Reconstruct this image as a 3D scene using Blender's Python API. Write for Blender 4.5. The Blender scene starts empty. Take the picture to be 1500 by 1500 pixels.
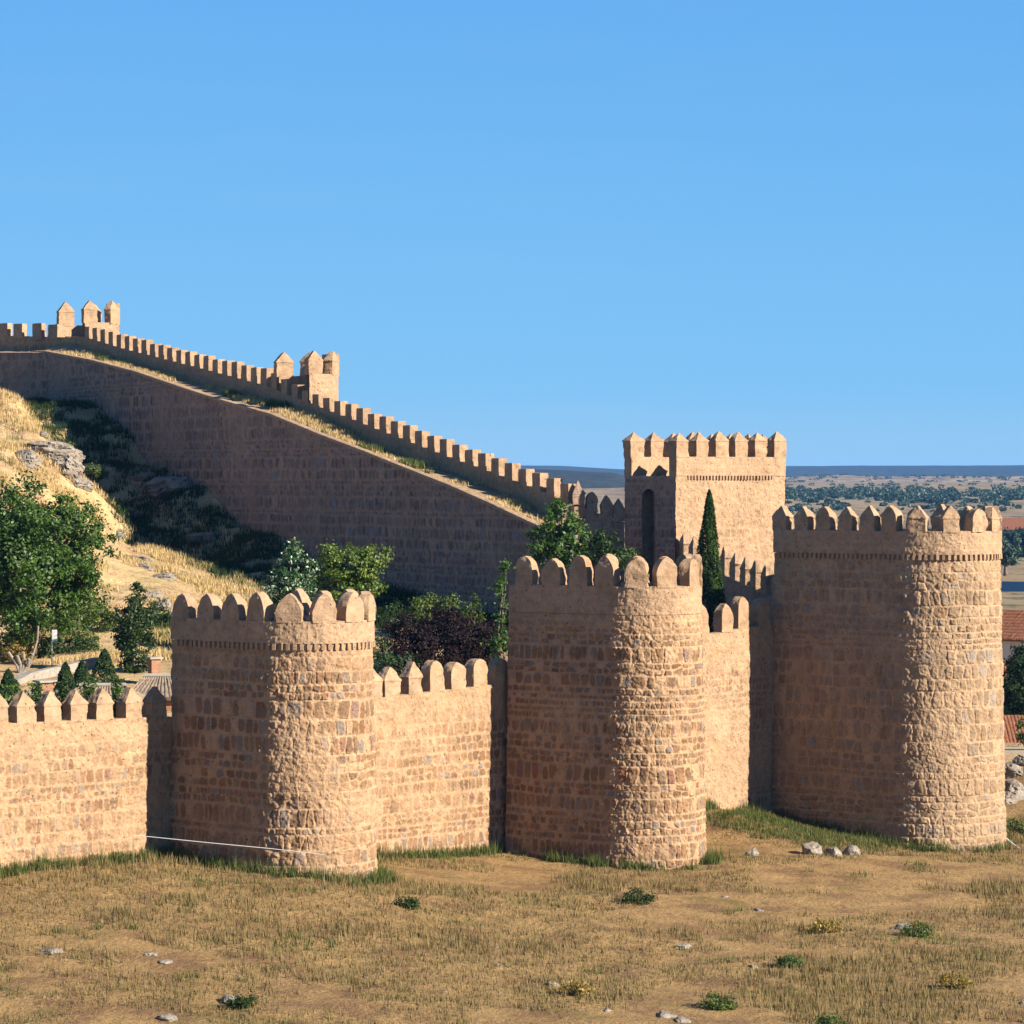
import bpy, bmesh, math, random
import numpy as np
from math import radians, sin, cos, pi, sqrt

random.seed(7)
rng = np.random.default_rng(11)
S = bpy.context.scene
COL = S.collection
F = 5000.0          # focal length in photo pixels (1500 px wide frame)
HOR = 700.0         # row of the horizon

def W(px, py, Y):
    return np.array([(px - 750.0) * Y / F, Y, (HOR - py) * Y / F])

# ------------------------------------------------------------------ noise
def hsh(a, b, c=0):
    a = np.asarray(a).astype(np.int64); b = np.asarray(b).astype(np.int64); c = np.asarray(c).astype(np.int64)
    h = (a * 374761393 + b * 668265263 + c * 1442695041 + 974634777) & 0xffffffff
    h = ((h ^ (h >> 13)) * 1274126177) & 0xffffffff
    h = ((h ^ (h >> 15)) * 2246822519) & 0xffffffff
    h = h ^ (h >> 16)
    return h / 4294967296.0

def vnoise(x, y, z=0.0, seed=0):
    x = np.asarray(x, float); y = np.asarray(y, float); z = np.asarray(z, float) + seed * 17.31
    x, y, z = np.broadcast_arrays(x, y, z)
    xi = np.floor(x).astype(np.int64); yi = np.floor(y).astype(np.int64); zi = np.floor(z).astype(np.int64)
    fx = x - xi; fy = y - yi; fz = z - zi
    fx = fx * fx * (3 - 2 * fx); fy = fy * fy * (3 - 2 * fy); fz = fz * fz * (3 - 2 * fz)
    r = 0
    for dx in (0, 1):
        wx = fx if dx else 1 - fx
        for dy in (0, 1):
            wy = fy if dy else 1 - fy
            for dz in (0, 1):
                wz = fz if dz else 1 - fz
                r = r + wx * wy * wz * hsh(xi + dx, yi + dy, zi + dz)
    return r * 2 - 1

def fbm(x, y, z=0.0, octv=4, seed=0, gain=.5):
    a = 1.0; t = 0; n = 0
    x = np.asarray(x, float); y = np.asarray(y, float); z = np.asarray(z, float)
    for i in range(octv):
        t = t + a * vnoise(x, y, z, seed + i * 3); n += a
        a *= gain; x = x * 2.03 + 5.1; y = y * 2.03 + 1.7; z = z * 2.03 + 3.3
    return t / n

def sst(a, b, x):
    t = np.clip((x - a) / (b - a), 0, 1)
    return t * t * (3 - 2 * t)

# ------------------------------------------------------------------ mesh helpers
def make_mesh(name, verts, quads=None, tris=None, polys=None, attrs=None, smooth=False):
    me = bpy.data.meshes.new(name)
    verts = np.asarray(verts, np.float32).reshape(-1, 3)
    loops = []; starts = []; tot = []
    n = 0
    for arr, k in ((quads, 4), (tris, 3)):
        if arr is not None and len(arr):
            arr = np.asarray(arr, np.int32).reshape(-1, k)
            loops.append(arr.ravel()); m = len(arr)
            starts.append(n + np.arange(m) * k); tot.append(np.full(m, k)); n += m * k
    for p in polys or ():
        p = np.asarray(p, np.int32)
        loops.append(p); starts.append(np.array([n])); tot.append(np.array([len(p)])); n += len(p)
    loops = np.concatenate(loops).astype(np.int32); starts = np.concatenate(starts).astype(np.int32)
    tot = np.concatenate(tot).astype(np.int32)
    me.vertices.add(len(verts)); me.vertices.foreach_set('co', verts.ravel())
    me.loops.add(len(loops)); me.loops.foreach_set('vertex_index', loops)
    me.polygons.add(len(starts)); me.polygons.foreach_set('loop_start', starts)
    me.polygons.foreach_set('loop_total', tot)
    me.polygons.foreach_set('use_smooth', np.full(len(starts), smooth, dtype=bool))
    for k, v in (attrs or {}).items():
        at = me.attributes.new(k, 'FLOAT', 'POINT')
        at.data.foreach_set('value', np.asarray(v, np.float32).ravel())
    me.update(calc_edges=True)
    me.validate()
    return me

def tag(o, label=None, cat=None, group=None, kind=None):
    if label: o['label'] = label
    if cat: o['category'] = cat
    if group: o['group'] = group
    if kind: o['kind'] = kind
    return o

def empty(name, loc, label, cat, group=None):
    o = bpy.data.objects.new(name, None); COL.objects.link(o)
    o.location = [float(v) for v in loc]; o.empty_display_size = .3
    return tag(o, label, cat, group)

def root_loc(o):
    p = np.zeros(3)
    while o is not None:
        p = p + np.array(o.location); o = o.parent
    return p

def obj(name, verts, quads=None, mat=None, parent=None, tris=None, polys=None, attrs=None, smooth=False, at=None):
    """one mesh object; verts are world coordinates; 'at' gives a top-level mesh its own origin"""
    verts = np.asarray(verts, float).reshape(-1, 3)
    base = root_loc(parent) if parent is not None else (np.asarray(at, float) if at is not None else np.zeros(3))
    me = make_mesh(name, verts - base, quads, tris, polys, attrs, smooth)
    if mat: me.materials.append(mat)
    o = bpy.data.objects.new(name, me); COL.objects.link(o)
    if parent is not None: o.parent = parent
    elif at is not None: o.location = [float(v) for v in at]
    return o

def grid_quads(nu, nv, closed=False):
    i = np.arange(nu if closed else nu - 1); j = np.arange(nv - 1)
    I, J = np.meshgrid(i, j, indexing='ij')
    I2 = (I + 1) % nu
    return np.stack([I * nv + J, I2 * nv + J, I2 * nv + J + 1, I * nv + J + 1], -1).reshape(-1, 4)

class MB:
    """collects simple shapes for ONE part"""
    def __init__(s): s.v = []; s.q = []; s.t = []; s.n = 0
    def add(s, v, q=None, t=None):
        v = np.asarray(v, float)
        if q is not None: s.q.append(np.asarray(q) + s.n)
        if t is not None: s.t.append(np.asarray(t) + s.n)
        s.v.append(v); s.n += len(v)
    def box(s, c, ax, ay, az):
        c, ax, ay, az = [np.asarray(k, float) for k in (c, ax, ay, az)]
        v = [c + i * ax + j * ay + k * az for i in (-.5, .5) for j in (-.5, .5) for k in (-.5, .5)]
        s.add(v, [[0, 1, 3, 2], [4, 6, 7, 5], [0, 4, 5, 1], [2, 3, 7, 6], [0, 2, 6, 4], [1, 5, 7, 3]])
    def tube(s, pts, rad, k=8):
        pts = np.asarray(pts, float); rad = np.broadcast_to(np.asarray(rad, float), (len(pts),))
        rings = []
        for i in range(len(pts)):
            d = pts[min(i + 1, len(pts) - 1)] - pts[max(i - 1, 0)]
            d = d / (np.linalg.norm(d) + 1e-9)
            a = np.cross(d, [0.31, .95, .1]); a /= np.linalg.norm(a); b = np.cross(d, a)
            th = np.arange(k) * 2 * pi / k
            rings.append(pts[i] + rad[i] * (np.cos(th)[:, None] * a + np.sin(th)[:, None] * b))
        v = np.concatenate(rings)
        q = []
        for i in range(len(pts) - 1):
            for j in range(k):
                q.append([i * k + j, i * k + (j + 1) % k, (i + 1) * k + (j + 1) % k, (i + 1) * k + j])
        v = np.vstack([v, pts[0], pts[-1]])
        t = [[k * len(pts), (j + 1) % k, j] for j in range(k)] + \
            [[k * len(pts) + 1, (len(pts) - 1) * k + j, (len(pts) - 1) * k + (j + 1) % k] for j in range(k)]
        s.add(v, q, t)
    def build(s, name, mat, parent=None, at=None, smooth=False, attrs=None):
        return obj(name, np.concatenate(s.v), np.concatenate(s.q) if s.q else None, mat, parent,
                   tris=np.concatenate(s.t) if s.t else None, smooth=smooth, at=at, attrs=attrs)

# ------------------------------------------------------------------ materials
def new_mat(name):
    m = bpy.data.materials.new(name); m.use_nodes = True
    nt = m.node_tree; nt.nodes.clear()
    out = nt.nodes.new('ShaderNodeOutputMaterial')
    b = nt.nodes.new('ShaderNodeBsdfPrincipled'); b.inputs['Roughness'].default_value = .9
    b.inputs['Specular IOR Level'].default_value = .2
    nt.links.new(b.outputs[0], out.inputs[0])
    return m, nt, b

def N(nt, t, **kw):
    n = nt.nodes.new(t)
    for k, v in kw.items():
        if k in n.inputs: n.inputs[k].default_value = v
        else: setattr(n, k, v)
    return n

def ramp(nt, stops, fac, interp='LINEAR'):
    r = nt.nodes.new('ShaderNodeValToRGB'); cr = r.color_ramp; cr.interpolation = interp
    while len(cr.elements) < len(stops): cr.elements.new(.5)
    for e, (p, c) in zip(cr.elements, stops):
        e.position = p; e.color = (c[0], c[1], c[2], 1) if not np.isscalar(c) else (c, c, c, 1)
    nt.links.new(fac, r.inputs[0])
    return r.outputs[0]

def mixc(nt, fac, a, b, mode='MIX'):
    m = nt.nodes.new('ShaderNodeMix'); m.data_type = 'RGBA'; m.blend_type = mode
    for sock, v in ((m.inputs[0], fac), (m.inputs[6], a), (m.inputs[7], b)):
        if hasattr(v, 'is_linked') or hasattr(v, 'links'): nt.links.new(v, sock)
        elif np.isscalar(v): sock.default_value = v if sock == m.inputs[0] else (v, v, v, 1)
        else: sock.default_value = (v[0], v[1], v[2], 1)
    return m.outputs[2]

def mth(nt, op, a, b=None, clamp=False):
    m = nt.nodes.new('ShaderNodeMath'); m.operation = op; m.use_clamp = clamp
    for i, v in enumerate((a, b)):
        if v is None: continue
        if np.isscalar(v): m.inputs[i].default_value = v
        else: nt.links.new(v, m.inputs[i])
    return m.outputs[0]

def attr(nt, name):
    a = nt.nodes.new('ShaderNodeAttribute'); a.attribute_name = name
    return a.outputs['Fac']

def objco(nt):
    return nt.nodes.new('ShaderNodeTexCoord').outputs['Object']

def noise(nt, co, scale, detail=4, rough=.55, dist=0):
    n = N(nt, 'ShaderNodeTexNoise'); n.inputs['Scale'].default_value = scale
    n.inputs['Detail'].default_value = detail; n.inputs['Roughness'].default_value = rough
    n.inputs['Distortion'].default_value = dist
    nt.links.new(co, n.inputs['Vector']); return n.outputs['Fac']

def bump(nt, h, b, dist=.05, strength=1.0):
    n = N(nt, 'ShaderNodeBump'); n.inputs['Distance'].default_value = dist; n.inputs['Strength'].default_value = strength
    nt.links.new(h, n.inputs['Height']); nt.links.new(n.outputs[0], b.inputs['Normal'])

def stone_mat(name, mortar, pal, fine=1.0, gain=.53):
    m, nt, b = new_mat(name)
    co = objco(nt)
    st = attr(nt, 'stone'); mo = attr(nt, 'mortar')
    sc = ramp(nt, pal, st)
    big = noise(nt, co, .35, 5, .6)
    mid = noise(nt, co, 2.2, 5, .6)
    fin = noise(nt, co, 11.0, 4, .7)
    mc = mixc(nt, ramp(nt, [(.3, 0), (.7, 1)], big), [k * .86 for k in mortar], [min(1, k * 1.1) for k in mortar])
    # warm ochre stains
    och = noise(nt, co, .8, 6, .65, .6)
    mc = mixc(nt, ramp(nt, [(.56, 0), (.72, .45)], och), mc, (mortar[0] * .95, mortar[1] * .80, mortar[2] * .58))
    c = mixc(nt, mo, sc, mc)
    c = mixc(nt, 1.0, c, ramp(nt, [(.28, .74), (.5, 1.0), (.75, 1.16)], mid), 'MULTIPLY')
    c = mixc(nt, 1.0, c, ramp(nt, [(.25, .80), (.5, 1.0), (.8, 1.12)], fin), 'MULTIPLY')
    # lichen and dirt
    li = noise(nt, co, 1.3, 7, .7, .3)
    c = mixc(nt, ramp(nt, [(.66, 0), (.8, .38)], li), c, (.20, .155, .12))
    # holes in the mortar
    vo = N(nt, 'ShaderNodeTexVoronoi'); vo.inputs['Scale'].default_value = 2.6
    nt.links.new(co, vo.inputs['Vector'])
    hole = mth(nt, 'LESS_THAN', vo.outputs['Distance'], .11)
    c = mixc(nt, mth(nt, 'MULTIPLY', hole, .75), c, (.10, .07, .05))
    c = mixc(nt, 1.0, c, gain, 'MULTIPLY')
    nt.links.new(c, b.inputs['Base Color'])
    h = mth(nt, 'ADD', mth(nt, 'MULTIPLY', mid, .7), mth(nt, 'MULTIPLY', fin, .55))
    h = mth(nt, 'SUBTRACT', h, mth(nt, 'MULTIPLY', hole, .6))
    bump(nt, h, b, .06 * fine, 1.0)
    b.inputs['Roughness'].default_value = .95
    return m

MORT = (.590, .388, .228)
PAL = [(0, (.26, .125, .058)), (.16, (.37, .215, .11)), (.34, (.19, .105, .06)), (.52, (.42, .27, .15)),
       (.66, (.33, .17, .075)), (.80, (.24, .17, .12)), (.90, (.29, .26, .235)), (.97, (.31, .11, .055)), (1.0, (.42, .29, .18))]
M_STONE = stone_mat('granite_rubble', MORT, PAL)
M_PALE = stone_mat('pale_rubble', (.590, .402, .250), [(p, tuple(min(1, k * 1.04) for k in c)) for p, c in PAL])
M_BIG = stone_mat('large_rubble', (.57, .388, .235),
                  [(0, (.41, .28, .17)), (.2, (.35, .24, .155)), (.4, (.46, .33, .20)), (.6, (.31, .205, .12)),
                   (.78, (.37, .32, .27)), (.9, (.38, .23, .12)), (1, (.47, .36, .24))])
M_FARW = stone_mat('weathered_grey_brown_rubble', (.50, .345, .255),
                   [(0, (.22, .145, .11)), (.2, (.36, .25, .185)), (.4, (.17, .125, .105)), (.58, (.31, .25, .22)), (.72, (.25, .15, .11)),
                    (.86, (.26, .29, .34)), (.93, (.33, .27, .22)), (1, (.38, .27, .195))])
M_RUST = stone_mat('plastered_rubble', (.585, .392, .240), PAL, 1.2)
M_GARDW = stone_mat('grey_garden_stone', (.45, .40, .33), [(0, (.36, .33, .30)), (.5, (.48, .44, .38)), (1, (.40, .37, .33))])

def simple_mat(name, col, rough=.85, var=.25, scale=3.0, bmp=0.0, spec=.2):
    m, nt, b = new_mat(name); co = objco(nt)
    n1 = noise(nt, co, scale, 5, .6)
    c = mixc(nt, 1.0, col, ramp(nt, [(.25, 1 - var), (.5, 1.0), (.75, 1 + var)], n1), 'MULTIPLY')
    nt.links.new(c, b.inputs['Base Color']); b.inputs['Roughness'].default_value = rough
    b.inputs['Specular IOR Level'].default_value = spec
    if bmp: bump(nt, noise(nt, co, scale * 3, 5, .65), b, bmp)
    return m

def leaf_mat(name, dark, light, trans=.35, rough=.5, spec=.35, stops=None):
    m, nt, b = new_mat(name)
    a = attr(nt, 'leaf')
    if stops: c = ramp(nt, [(0, dark), (stops[0], [k * 1.8 for k in dark]), (stops[1], light), (1, light)], a)
    else: c = ramp(nt, [(0, dark), (.65, [(x + y) / 2 for x, y in zip(dark, light)]), (1, light)], a)
    nt.links.new(c, b.inputs['Base Color']); b.inputs['Roughness'].default_value = rough
    b.inputs['Specular IOR Level'].default_value = spec
    tr = N(nt, 'ShaderNodeBsdfTranslucent')
    nt.links.new(mixc(nt, 1.0, c, (1.1, 1.25, .5), 'MULTIPLY'), tr.inputs[0])
    mx = N(nt, 'ShaderNodeMixShader'); mx.inputs[0].default_value = trans
    nt.links.new(b.outputs[0], mx.inputs[1]); nt.links.new(tr.outputs[0], mx.inputs[2])
    out = [n for n in nt.nodes if n.type == 'OUTPUT_MATERIAL'][0]
    nt.links.new(mx.outputs[0], out.inputs[0])
    return m

L_GREEN = leaf_mat('bright_green_leaves', (.016, .045, .005), (.085, .16, .018))
L_DEEP = leaf_mat('deep_green_leaves', (.010, .028, .006), (.045, .085, .016))
L_SILVER = leaf_mat('silver_green_leaves', (.022, .055, .016), (.42, .46, .36), .2, .35, stops=(.62, .84))
L_ROUND = leaf_mat('light_green_leaves', (.030, .065, .008), (.19, .25, .04))
L_OLIVE = leaf_mat('olive_green_leaves', (.028, .055, .008), (.13, .17, .03))
L_PURPLE = leaf_mat('dark_purple_leaves', (.006, .003, .0035), (.022, .010, .011), .15, .7, .15)
L_CYP = leaf_mat('cypress_needles', (.009, .024, .005), (.040, .075, .014), .15, .8, .1)
L_CON = leaf_mat('conifer_needles', (.008, .021, .008), (.036, .065, .018), .15, .8, .1)
L_YEL = leaf_mat('yellowing_leaves', (.14, .10, .02), (.36, .25, .06))
L_FAR = leaf_mat('far_scrub_leaves', (.012, .032, .018), (.036, .068, .030), .1)
L_DRY = leaf_mat('dry_grass_blades', (.33, .23, .105), (.58, .445, .245), .25, .8, .1)
L_WEED = leaf_mat('dark_weed_blades', (.012, .026, .008), (.05, .075, .02), .2, .8, .1)  # blade colour kept dark to deepen gully shade; thorn bushes use it too
L_FIELD = leaf_mat('tawny_grass_blades', (.11, .085, .035), (.22, .17, .075), .2, .8, .1)
L_GRASS = leaf_mat('green_grass_blades', (.04, .062, .014), (.13, .145, .045), .3, .7, .1)
M_BARK = simple_mat('bark', (.16, .12, .09), .9, .35, 6, .05)
M_BARKP = simple_mat('pale_bark', (.24, .21, .17), .9, .35, 6, .05)
M_TILE = simple_mat('clay_roof_tiles', (.17, .068, .034), .85, .45, 2.5, .02)
M_TILEOLD = simple_mat('weathered_clay_tiles', (.17, .13, .09), .9, .4, 2.5, .02)
M_WHITE = simple_mat('white_render', (.5, .49, .47), .8, .06, 1.0)
M_WHPAINT = simple_mat('white_paint', (.5, .5, .49), .45, .05, 3)
M_BRICK = simple_mat('brick_pier', (.24, .13, .08), .9, .3, 5, .02)
M_CONC = simple_mat('pale_concrete', (.26, .24, .20), .9, .15, 2)
M_GLASS = simple_mat('dark_glass', (.03, .035, .045), .15, .1, 1, 0, .5)
M_DARK = simple_mat('dark_wood', (.05, .035, .025), .8, .3, 4)

def rock_mat():
    m, nt, b = new_mat('granite_boulder'); co = objco(nt)
    n1 = noise(nt, co, .9, 6, .65); n2 = noise(nt, co, 6, 5, .7)
    c = ramp(nt, [(.30, (.13, .10, .075)), (.5, (.22, .19, .155)), (.7, (.30, .265, .22))], n1)
    c = mixc(nt, 1.0, c, ramp(nt, [(.3, .62), (.55, 1), (.8, 1.1)], n2), 'MULTIPLY')
    nt.links.new(c, b.inputs['Base Color']); bump(nt, n2, b, .12)
    return m
M_ROCK = rock_mat()

def ground_mat():
    m, nt, b = new_mat('dry_grass_ground'); co = objco(nt)
    n1 = noise(nt, co, .12, 6, .6); n2 = noise(nt, co, .9, 6, .65); n3 = noise(nt, co, 5.0, 5, .7)
    c = ramp(nt, [(.28, (.34, .24, .13)), (.5, (.48, .36, .18)), (.72, (.56, .44, .23))], n2)
    c = mixc(nt, ramp(nt, [(.55, 0), (.68, .75)], noise(nt, co, .22, 6, .62)), c, (.20, .19, .07))
    c = mixc(nt, ramp(nt, [(.50, 0), (.60, .8)], noise(nt, co, .45, 6, .7)), c, (.27, .175, .105))
    c = mixc(nt, 1.0, c, ramp(nt, [(.25, .60), (.5, 1), (.75, 1.2)], n3), 'MULTIPLY')
    # far plain: scrub patches and field colours at a larger scale
    far = attr(nt, 'far')
    mp = N(nt, 'ShaderNodeMapping'); mp.inputs['Scale'].default_value = (1, .35, 1); nt.links.new(co, mp.inputs['Vector'])
    f1 = noise(nt, mp.outputs[0], .016, 6, .62); f2 = noise(nt, mp.outputs[0], .07, 6, .7)
    fc = ramp(nt, [(.35, (.24, .165, .09)), (.5, (.36, .265, .14)), (.62, (.31, .235, .115)), (.75, (.27, .18, .11))], f1)
    fc = mixc(nt, ramp(nt, [(.54, 0), (.60, .85)], f2), fc, (.075, .085, .045))
    c = mixc(nt, far, mixc(nt, attr(nt, 'outside'), mixc(nt, 1.0, c, (.86, .82, .80), 'MULTIPLY'), mixc(nt, 1.0, c, (.52, .44, .35), 'MULTIPLY')), mixc(nt, 1.0, fc, .62, 'MULTIPLY'))
    nt.links.new(c, b.inputs['Base Color'])
    bump(nt, mth(nt, 'ADD', n3, mth(nt, 'MULTIPLY', n2, 1.5)), b, .14)
    b.inputs['Roughness'].default_value = 1
    return m
M_GROUND = ground_mat()

def walk_mat():
    m, nt, b = new_mat('grassy_rubble_walk'); co = objco(nt)
    n2 = noise(nt, co, .8, 6, .65); n3 = noise(nt, co, 6.0, 5, .7)
    c = ramp(nt, [(.3, (.19, .125, .07)), (.5, (.27, .185, .10)), (.7, (.31, .225, .125))], n2)
    c = mixc(nt, 1.0, c, ramp(nt, [(.25, .65), (.5, 1), (.75, 1.2)], n3), 'MULTIPLY')
    nt.links.new(c, b.inputs['Base Color']); bump(nt, n3, b, .1)
    return m
M_WALK = walk_mat()

def hill_mat(name, a, bcol, scr, amount):
    m, nt, b = new_mat(name); co = objco(nt)
    n1 = noise(nt, co, .010, 6, .6); n2 = noise(nt, co, .045, 6, .7)
    c = ramp(nt, [(.35, a), (.65, bcol)], n1)
    c = mixc(nt, ramp(nt, [(amount, 0), (amount + .07, .9)], n2), c, scr)
    nt.links.new(c, b.inputs['Base Color']); bump(nt, n2, b, 6.0)
    b.inputs['Roughness'].default_value = 1
    return m
M_RIDGE = hill_mat('rocky_ridge_ground', (.17, .13, .09), (.30, .23, .15), (.07, .065, .045), .50)
M_MESA = hill_mat('scrub_covered_mesa', (.016, .022, .022), (.03, .034, .028), (.010, .014, .013), .48)

# ------------------------------------------------------------------ masonry relief
def masonry(U, V, seed, cw=.42, rows=(.6, .84), dbl=.35, wild=0.0):
    """coursed rubble: returns stone dome height 0..1, random number per stone, mortar mask"""
    shp = U.shape; U = U.ravel(); V = V.ravel()
    Uw = U + .06 * vnoise(U * 1.7, V * 1.7, seed=seed) + wild * fbm(U * 1.1, V * 1.1, octv=2, seed=seed + 5)
    Vw = V + .035 * vnoise(U * .45, V * .2, seed=seed + 1) + .45 * wild * fbm(U * 1.1, V * 1.1, octv=2, seed=seed + 9)
    r = np.random.default_rng(seed)
    e = [V.min() - 2.0]
    while e[-1] < V.max() + 2.0:
        e.append(e[-1] + (r.uniform(*rows) if r.random() > .14 else r.uniform(.28, .4)))
    e = np.array(e)
    ri = np.clip(np.searchsorted(e, Vw) - 1, 0, len(e) - 2)
    v0 = e[ri]; h = e[ri + 1] - v0
    fv = Vw - v0
    nl = np.where((hsh(ri, seed) < dbl) & (h > .5), 2, 1)
    wr = cw * (.62 + .75 * hsh(ri, seed, 4)) * np.where(h < .42, .75, 1.0)
    ci = np.floor(Uw / wr).astype(np.int64)
    F1 = np.full(U.shape, 9.); F2 = F1.copy(); idr = np.zeros(U.shape)
    for di in (-2, -1, 0, 1, 2):
        for la in (0, 1):
            c = ci + di
            x = (c + .5 + .62 * (hsh(c, ri, seed + la * 7 + 1) - .5)) * wr
            y = (la + .5 + .34 * (hsh(c, ri, seed + la * 7 + 2) - .5)) / nl * h
            sz = .82 + .42 * hsh(c, ri, seed + la * 7 + 3)
            dy = (fv - y) * np.clip(wr / (h / nl), .45, 1.2)
            d = np.sqrt((Uw - x) ** 2 + dy ** 2) / wr / sz
            d = np.where(la < nl, d, 9.)
            idn = hsh(c, ri * 2 + la, seed + 77)
            cl = d < F1
            F2 = np.where(cl, F1, np.minimum(F2, d)); idr = np.where(cl, idn, idr); F1 = np.where(cl, d, F1)
    ed = F2 - F1
    line = np.minimum(fv, h - fv)
    st = sst(.05, .28, ed) * sst(.012, .07, line) * sst(.72, .45, F1)
    cm = sst(.07, .24, ed) * sst(.035, .10, line) * sst(.60, .42, F1) * (hsh((idr * 65536).astype(np.int64), 3, seed) > .14)
    return st.reshape(shp), idr.reshape(shp), (1 - sst(.2, .7, cm)).reshape(shp)

def sheet(path, s, prof, seed, amp=.07, cover=.6, mtop=None, cw=.42, rows=(.55, .88), dbl=.35, wild=0.0, closed=False, rough=.06, u0=0.0):
    """path(s)->pos(n,2), nrm(n,2). prof: list of (offset, z, displaced?) or (offset array, z array, flag).
    Returns verts, quads, attrs."""
    pos, nrm = path(s)
    ns = len(s); nv = len(prof)
    off = np.stack([np.broadcast_to(p[0], (ns,)) for p in prof], 1)
    z = np.stack([np.broadcast_to(p[1], (ns,)) for p in prof], 1)
    flag = np.broadcast_to(np.array([p[2] for p in prof], float), (ns, nv))
    U = np.broadcast_to(s[:, None] + u0, (ns, nv)) - off * (1 - flag)
    V = z + (off * (1 - flag))
    st, idr, mo = masonry(U, V, seed, cw, rows, dbl, wild)
    cov = sst(-.45, .35, fbm(U * .28, V * .34, octv=3, seed=seed + 31) + (cover - .5) * 1.6)
    if mtop is not None:
        zt, fade = mtop
        cov = cov * (1 - sst(zt - fade, zt, V + .35 * fbm(U * .6, V * .6, octv=3, seed=seed + 3)) * .93)
    big = fbm(U * .55, V * .55, octv=3, seed=seed + 41)
    sm = fbm(U * 3.9, V * 3.9, octv=4, seed=seed + 47, gain=.72)
    fin2 = fbm(U * 9.3, V * 8.1, octv=2, seed=seed + 53)
    idr2 = hsh((idr * 65536).astype(np.int64), seed)
    mid = .6 * fbm(U * 1.5, V * 1.9, octv=3, seed=seed + 59) + .8 * (.32 - np.abs(fbm(U * 2.1 + V * .7, V * 1.8 - U * .5, octv=3, seed=seed + 63, gain=.6)))
    disp = flag * (amp * (.25 + .75 * cov) * (st * (.05 + .62 * idr2) - .2) + .035 * big + amp * .55 * mid + rough * (sm + .65 * fin2))
    mo = 1 - (1 - mo) * (.12 + .76 * cov)
    o2 = off + disp
    v = np.empty((ns, nv, 3))
    v[..., 0] = pos[:, 0:1] + nrm[:, 0:1] * o2
    v[..., 1] = pos[:, 1:2] + nrm[:, 1:2] * o2
    v[..., 2] = z + (1 - flag) * .05 * sm
    # keep seams between flagged and unflagged rows closed
    return v.reshape(-1, 3), grid_quads(ns, nv, closed), {'stone': idr, 'mortar': mo}

def merlon(name, parent, p, tan, nrm, z, w, t, hb, hc, kind, mat, seed):
    """one merlon; p = point on the outer face at its middle, nrm outward"""
    r = np.random.default_rng(seed)
    w *= r.uniform(.94, 1.06); hb *= r.uniform(.94, 1.06); hc *= r.uniform(.9, 1.1)
    k = 7
    base = []
    for (a, b) in (((-1, -1), (1, -1)), ((1, -1), (1, 1)), ((1, 1), (-1, 1)), ((-1, 1), (-1, -1))):
        for i in range(k):
            f = i / k; base.append((a[0] * (1 - f) + b[0] * f, a[1] * (1 - f) + b[1] * f))
    base = np.array(base) * .5
    rows = []
    nb = 9; nc = 9
    for i in range(nb + 1): rows.append((hb * i / nb, 1, 1))
    if kind in ('gable', 'pyramid'): rows += [(hb + .012, 1.075, 1.075), (hb + .075, 1.07, 1.07)]
    for i in range(1, nc + 1):
        q = i / nc
        if kind == 'ogive': sw = max(.04, (1 - q ** 1.75) ** .72); stt = 1 - .30 * q * q
        elif kind == 'round': sw = max(.05, sqrt(max(0, 1 - q ** 2.2))); stt = 1 - .22 * q * q
        elif kind == 'pyramid': sw = 1.05 - 1.02 * q; stt = 1.05 - 1.02 * q
        elif kind == 'gable': sw = 1.04 - .98 * q ** 1.1; stt = 1.03 - .55 * q
        else: sw = 1 - .03 * q; stt = 1 - .03 * q
        rows.append((hb + (.08 if kind in ('gable', 'pyramid') else 0) + hc * (q if kind != 'ogive' else q ** .9), sw, stt))
    tan = np.array([tan[0], tan[1], 0.]); nn = np.array([nrm[0], nrm[1], 0.])
    c0 = np.array([p[0], p[1], 0.]) - nn * (t / 2)
    V = []
    for (h, sw, stt) in rows:
        V.append(c0 + base[:, :1] * w * sw * tan - base[:, 1:2] * t * stt * nn + np.array([0, 0, z + h]))
    V = np.array(V)                                   # rows, ring, 3
    nr, ng = V.shape[:2]
    d = fbm(V[..., 0] * 2.3, V[..., 1] * 2.3, V[..., 2] * 2.3, 4, seed, .6)
    d2 = fbm(V[..., 1] * 1.1 + 9, V[..., 2] * 1.1, V[..., 0] * 1.1, 2, seed + 2)
    cen = c0 + np.zeros_like(V); cen[..., 2] = V[..., 2]
    dirv = V - cen; ln = np.linalg.norm(dirv, axis=-1, keepdims=True) + 1e-6
    nz = .45 if kind == 'block' else 1.0
    V = V + dirv / ln * ((d * .115 + d2 * .06) * nz)[..., None] * np.minimum(1, ln / .2)
    V[..., 2] += .03 * d2
    top = V[-1].mean(0) + np.array([0, 0, .015])
    verts = np.vstack([V.reshape(-1, 3), top])
    q = []
    for i in range(nr - 1):
        for j in range(ng):
            q.append([i * ng + j, i * ng + (j + 1) % ng, (i + 1) * ng + (j + 1) % ng, (i + 1) * ng + j])
    t3 = [[nr * ng, (nr - 1) * ng + j, (nr - 1) * ng + (j + 1) % ng] for j in range(ng)]
    n = len(verts)
    at = {'stone': hsh(np.arange(n) // 9, seed), 'mortar': np.clip(.86 + .45 * np.concatenate([d.ravel(), [0]]), 0, 1)}
    return obj(name, verts, q, mat, parent, tris=t3, attrs=at)

# ------------------------------------------------------------------ plan of the place
A = radians(48)
n_ = np.array([sin(A), -cos(A)])     # the way the front walls face
d_ = np.array([cos(A), sin(A)])      # along the front walls, to the right and away
SUN_AZ = radians(62); SUN_EL = radians(27)

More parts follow.
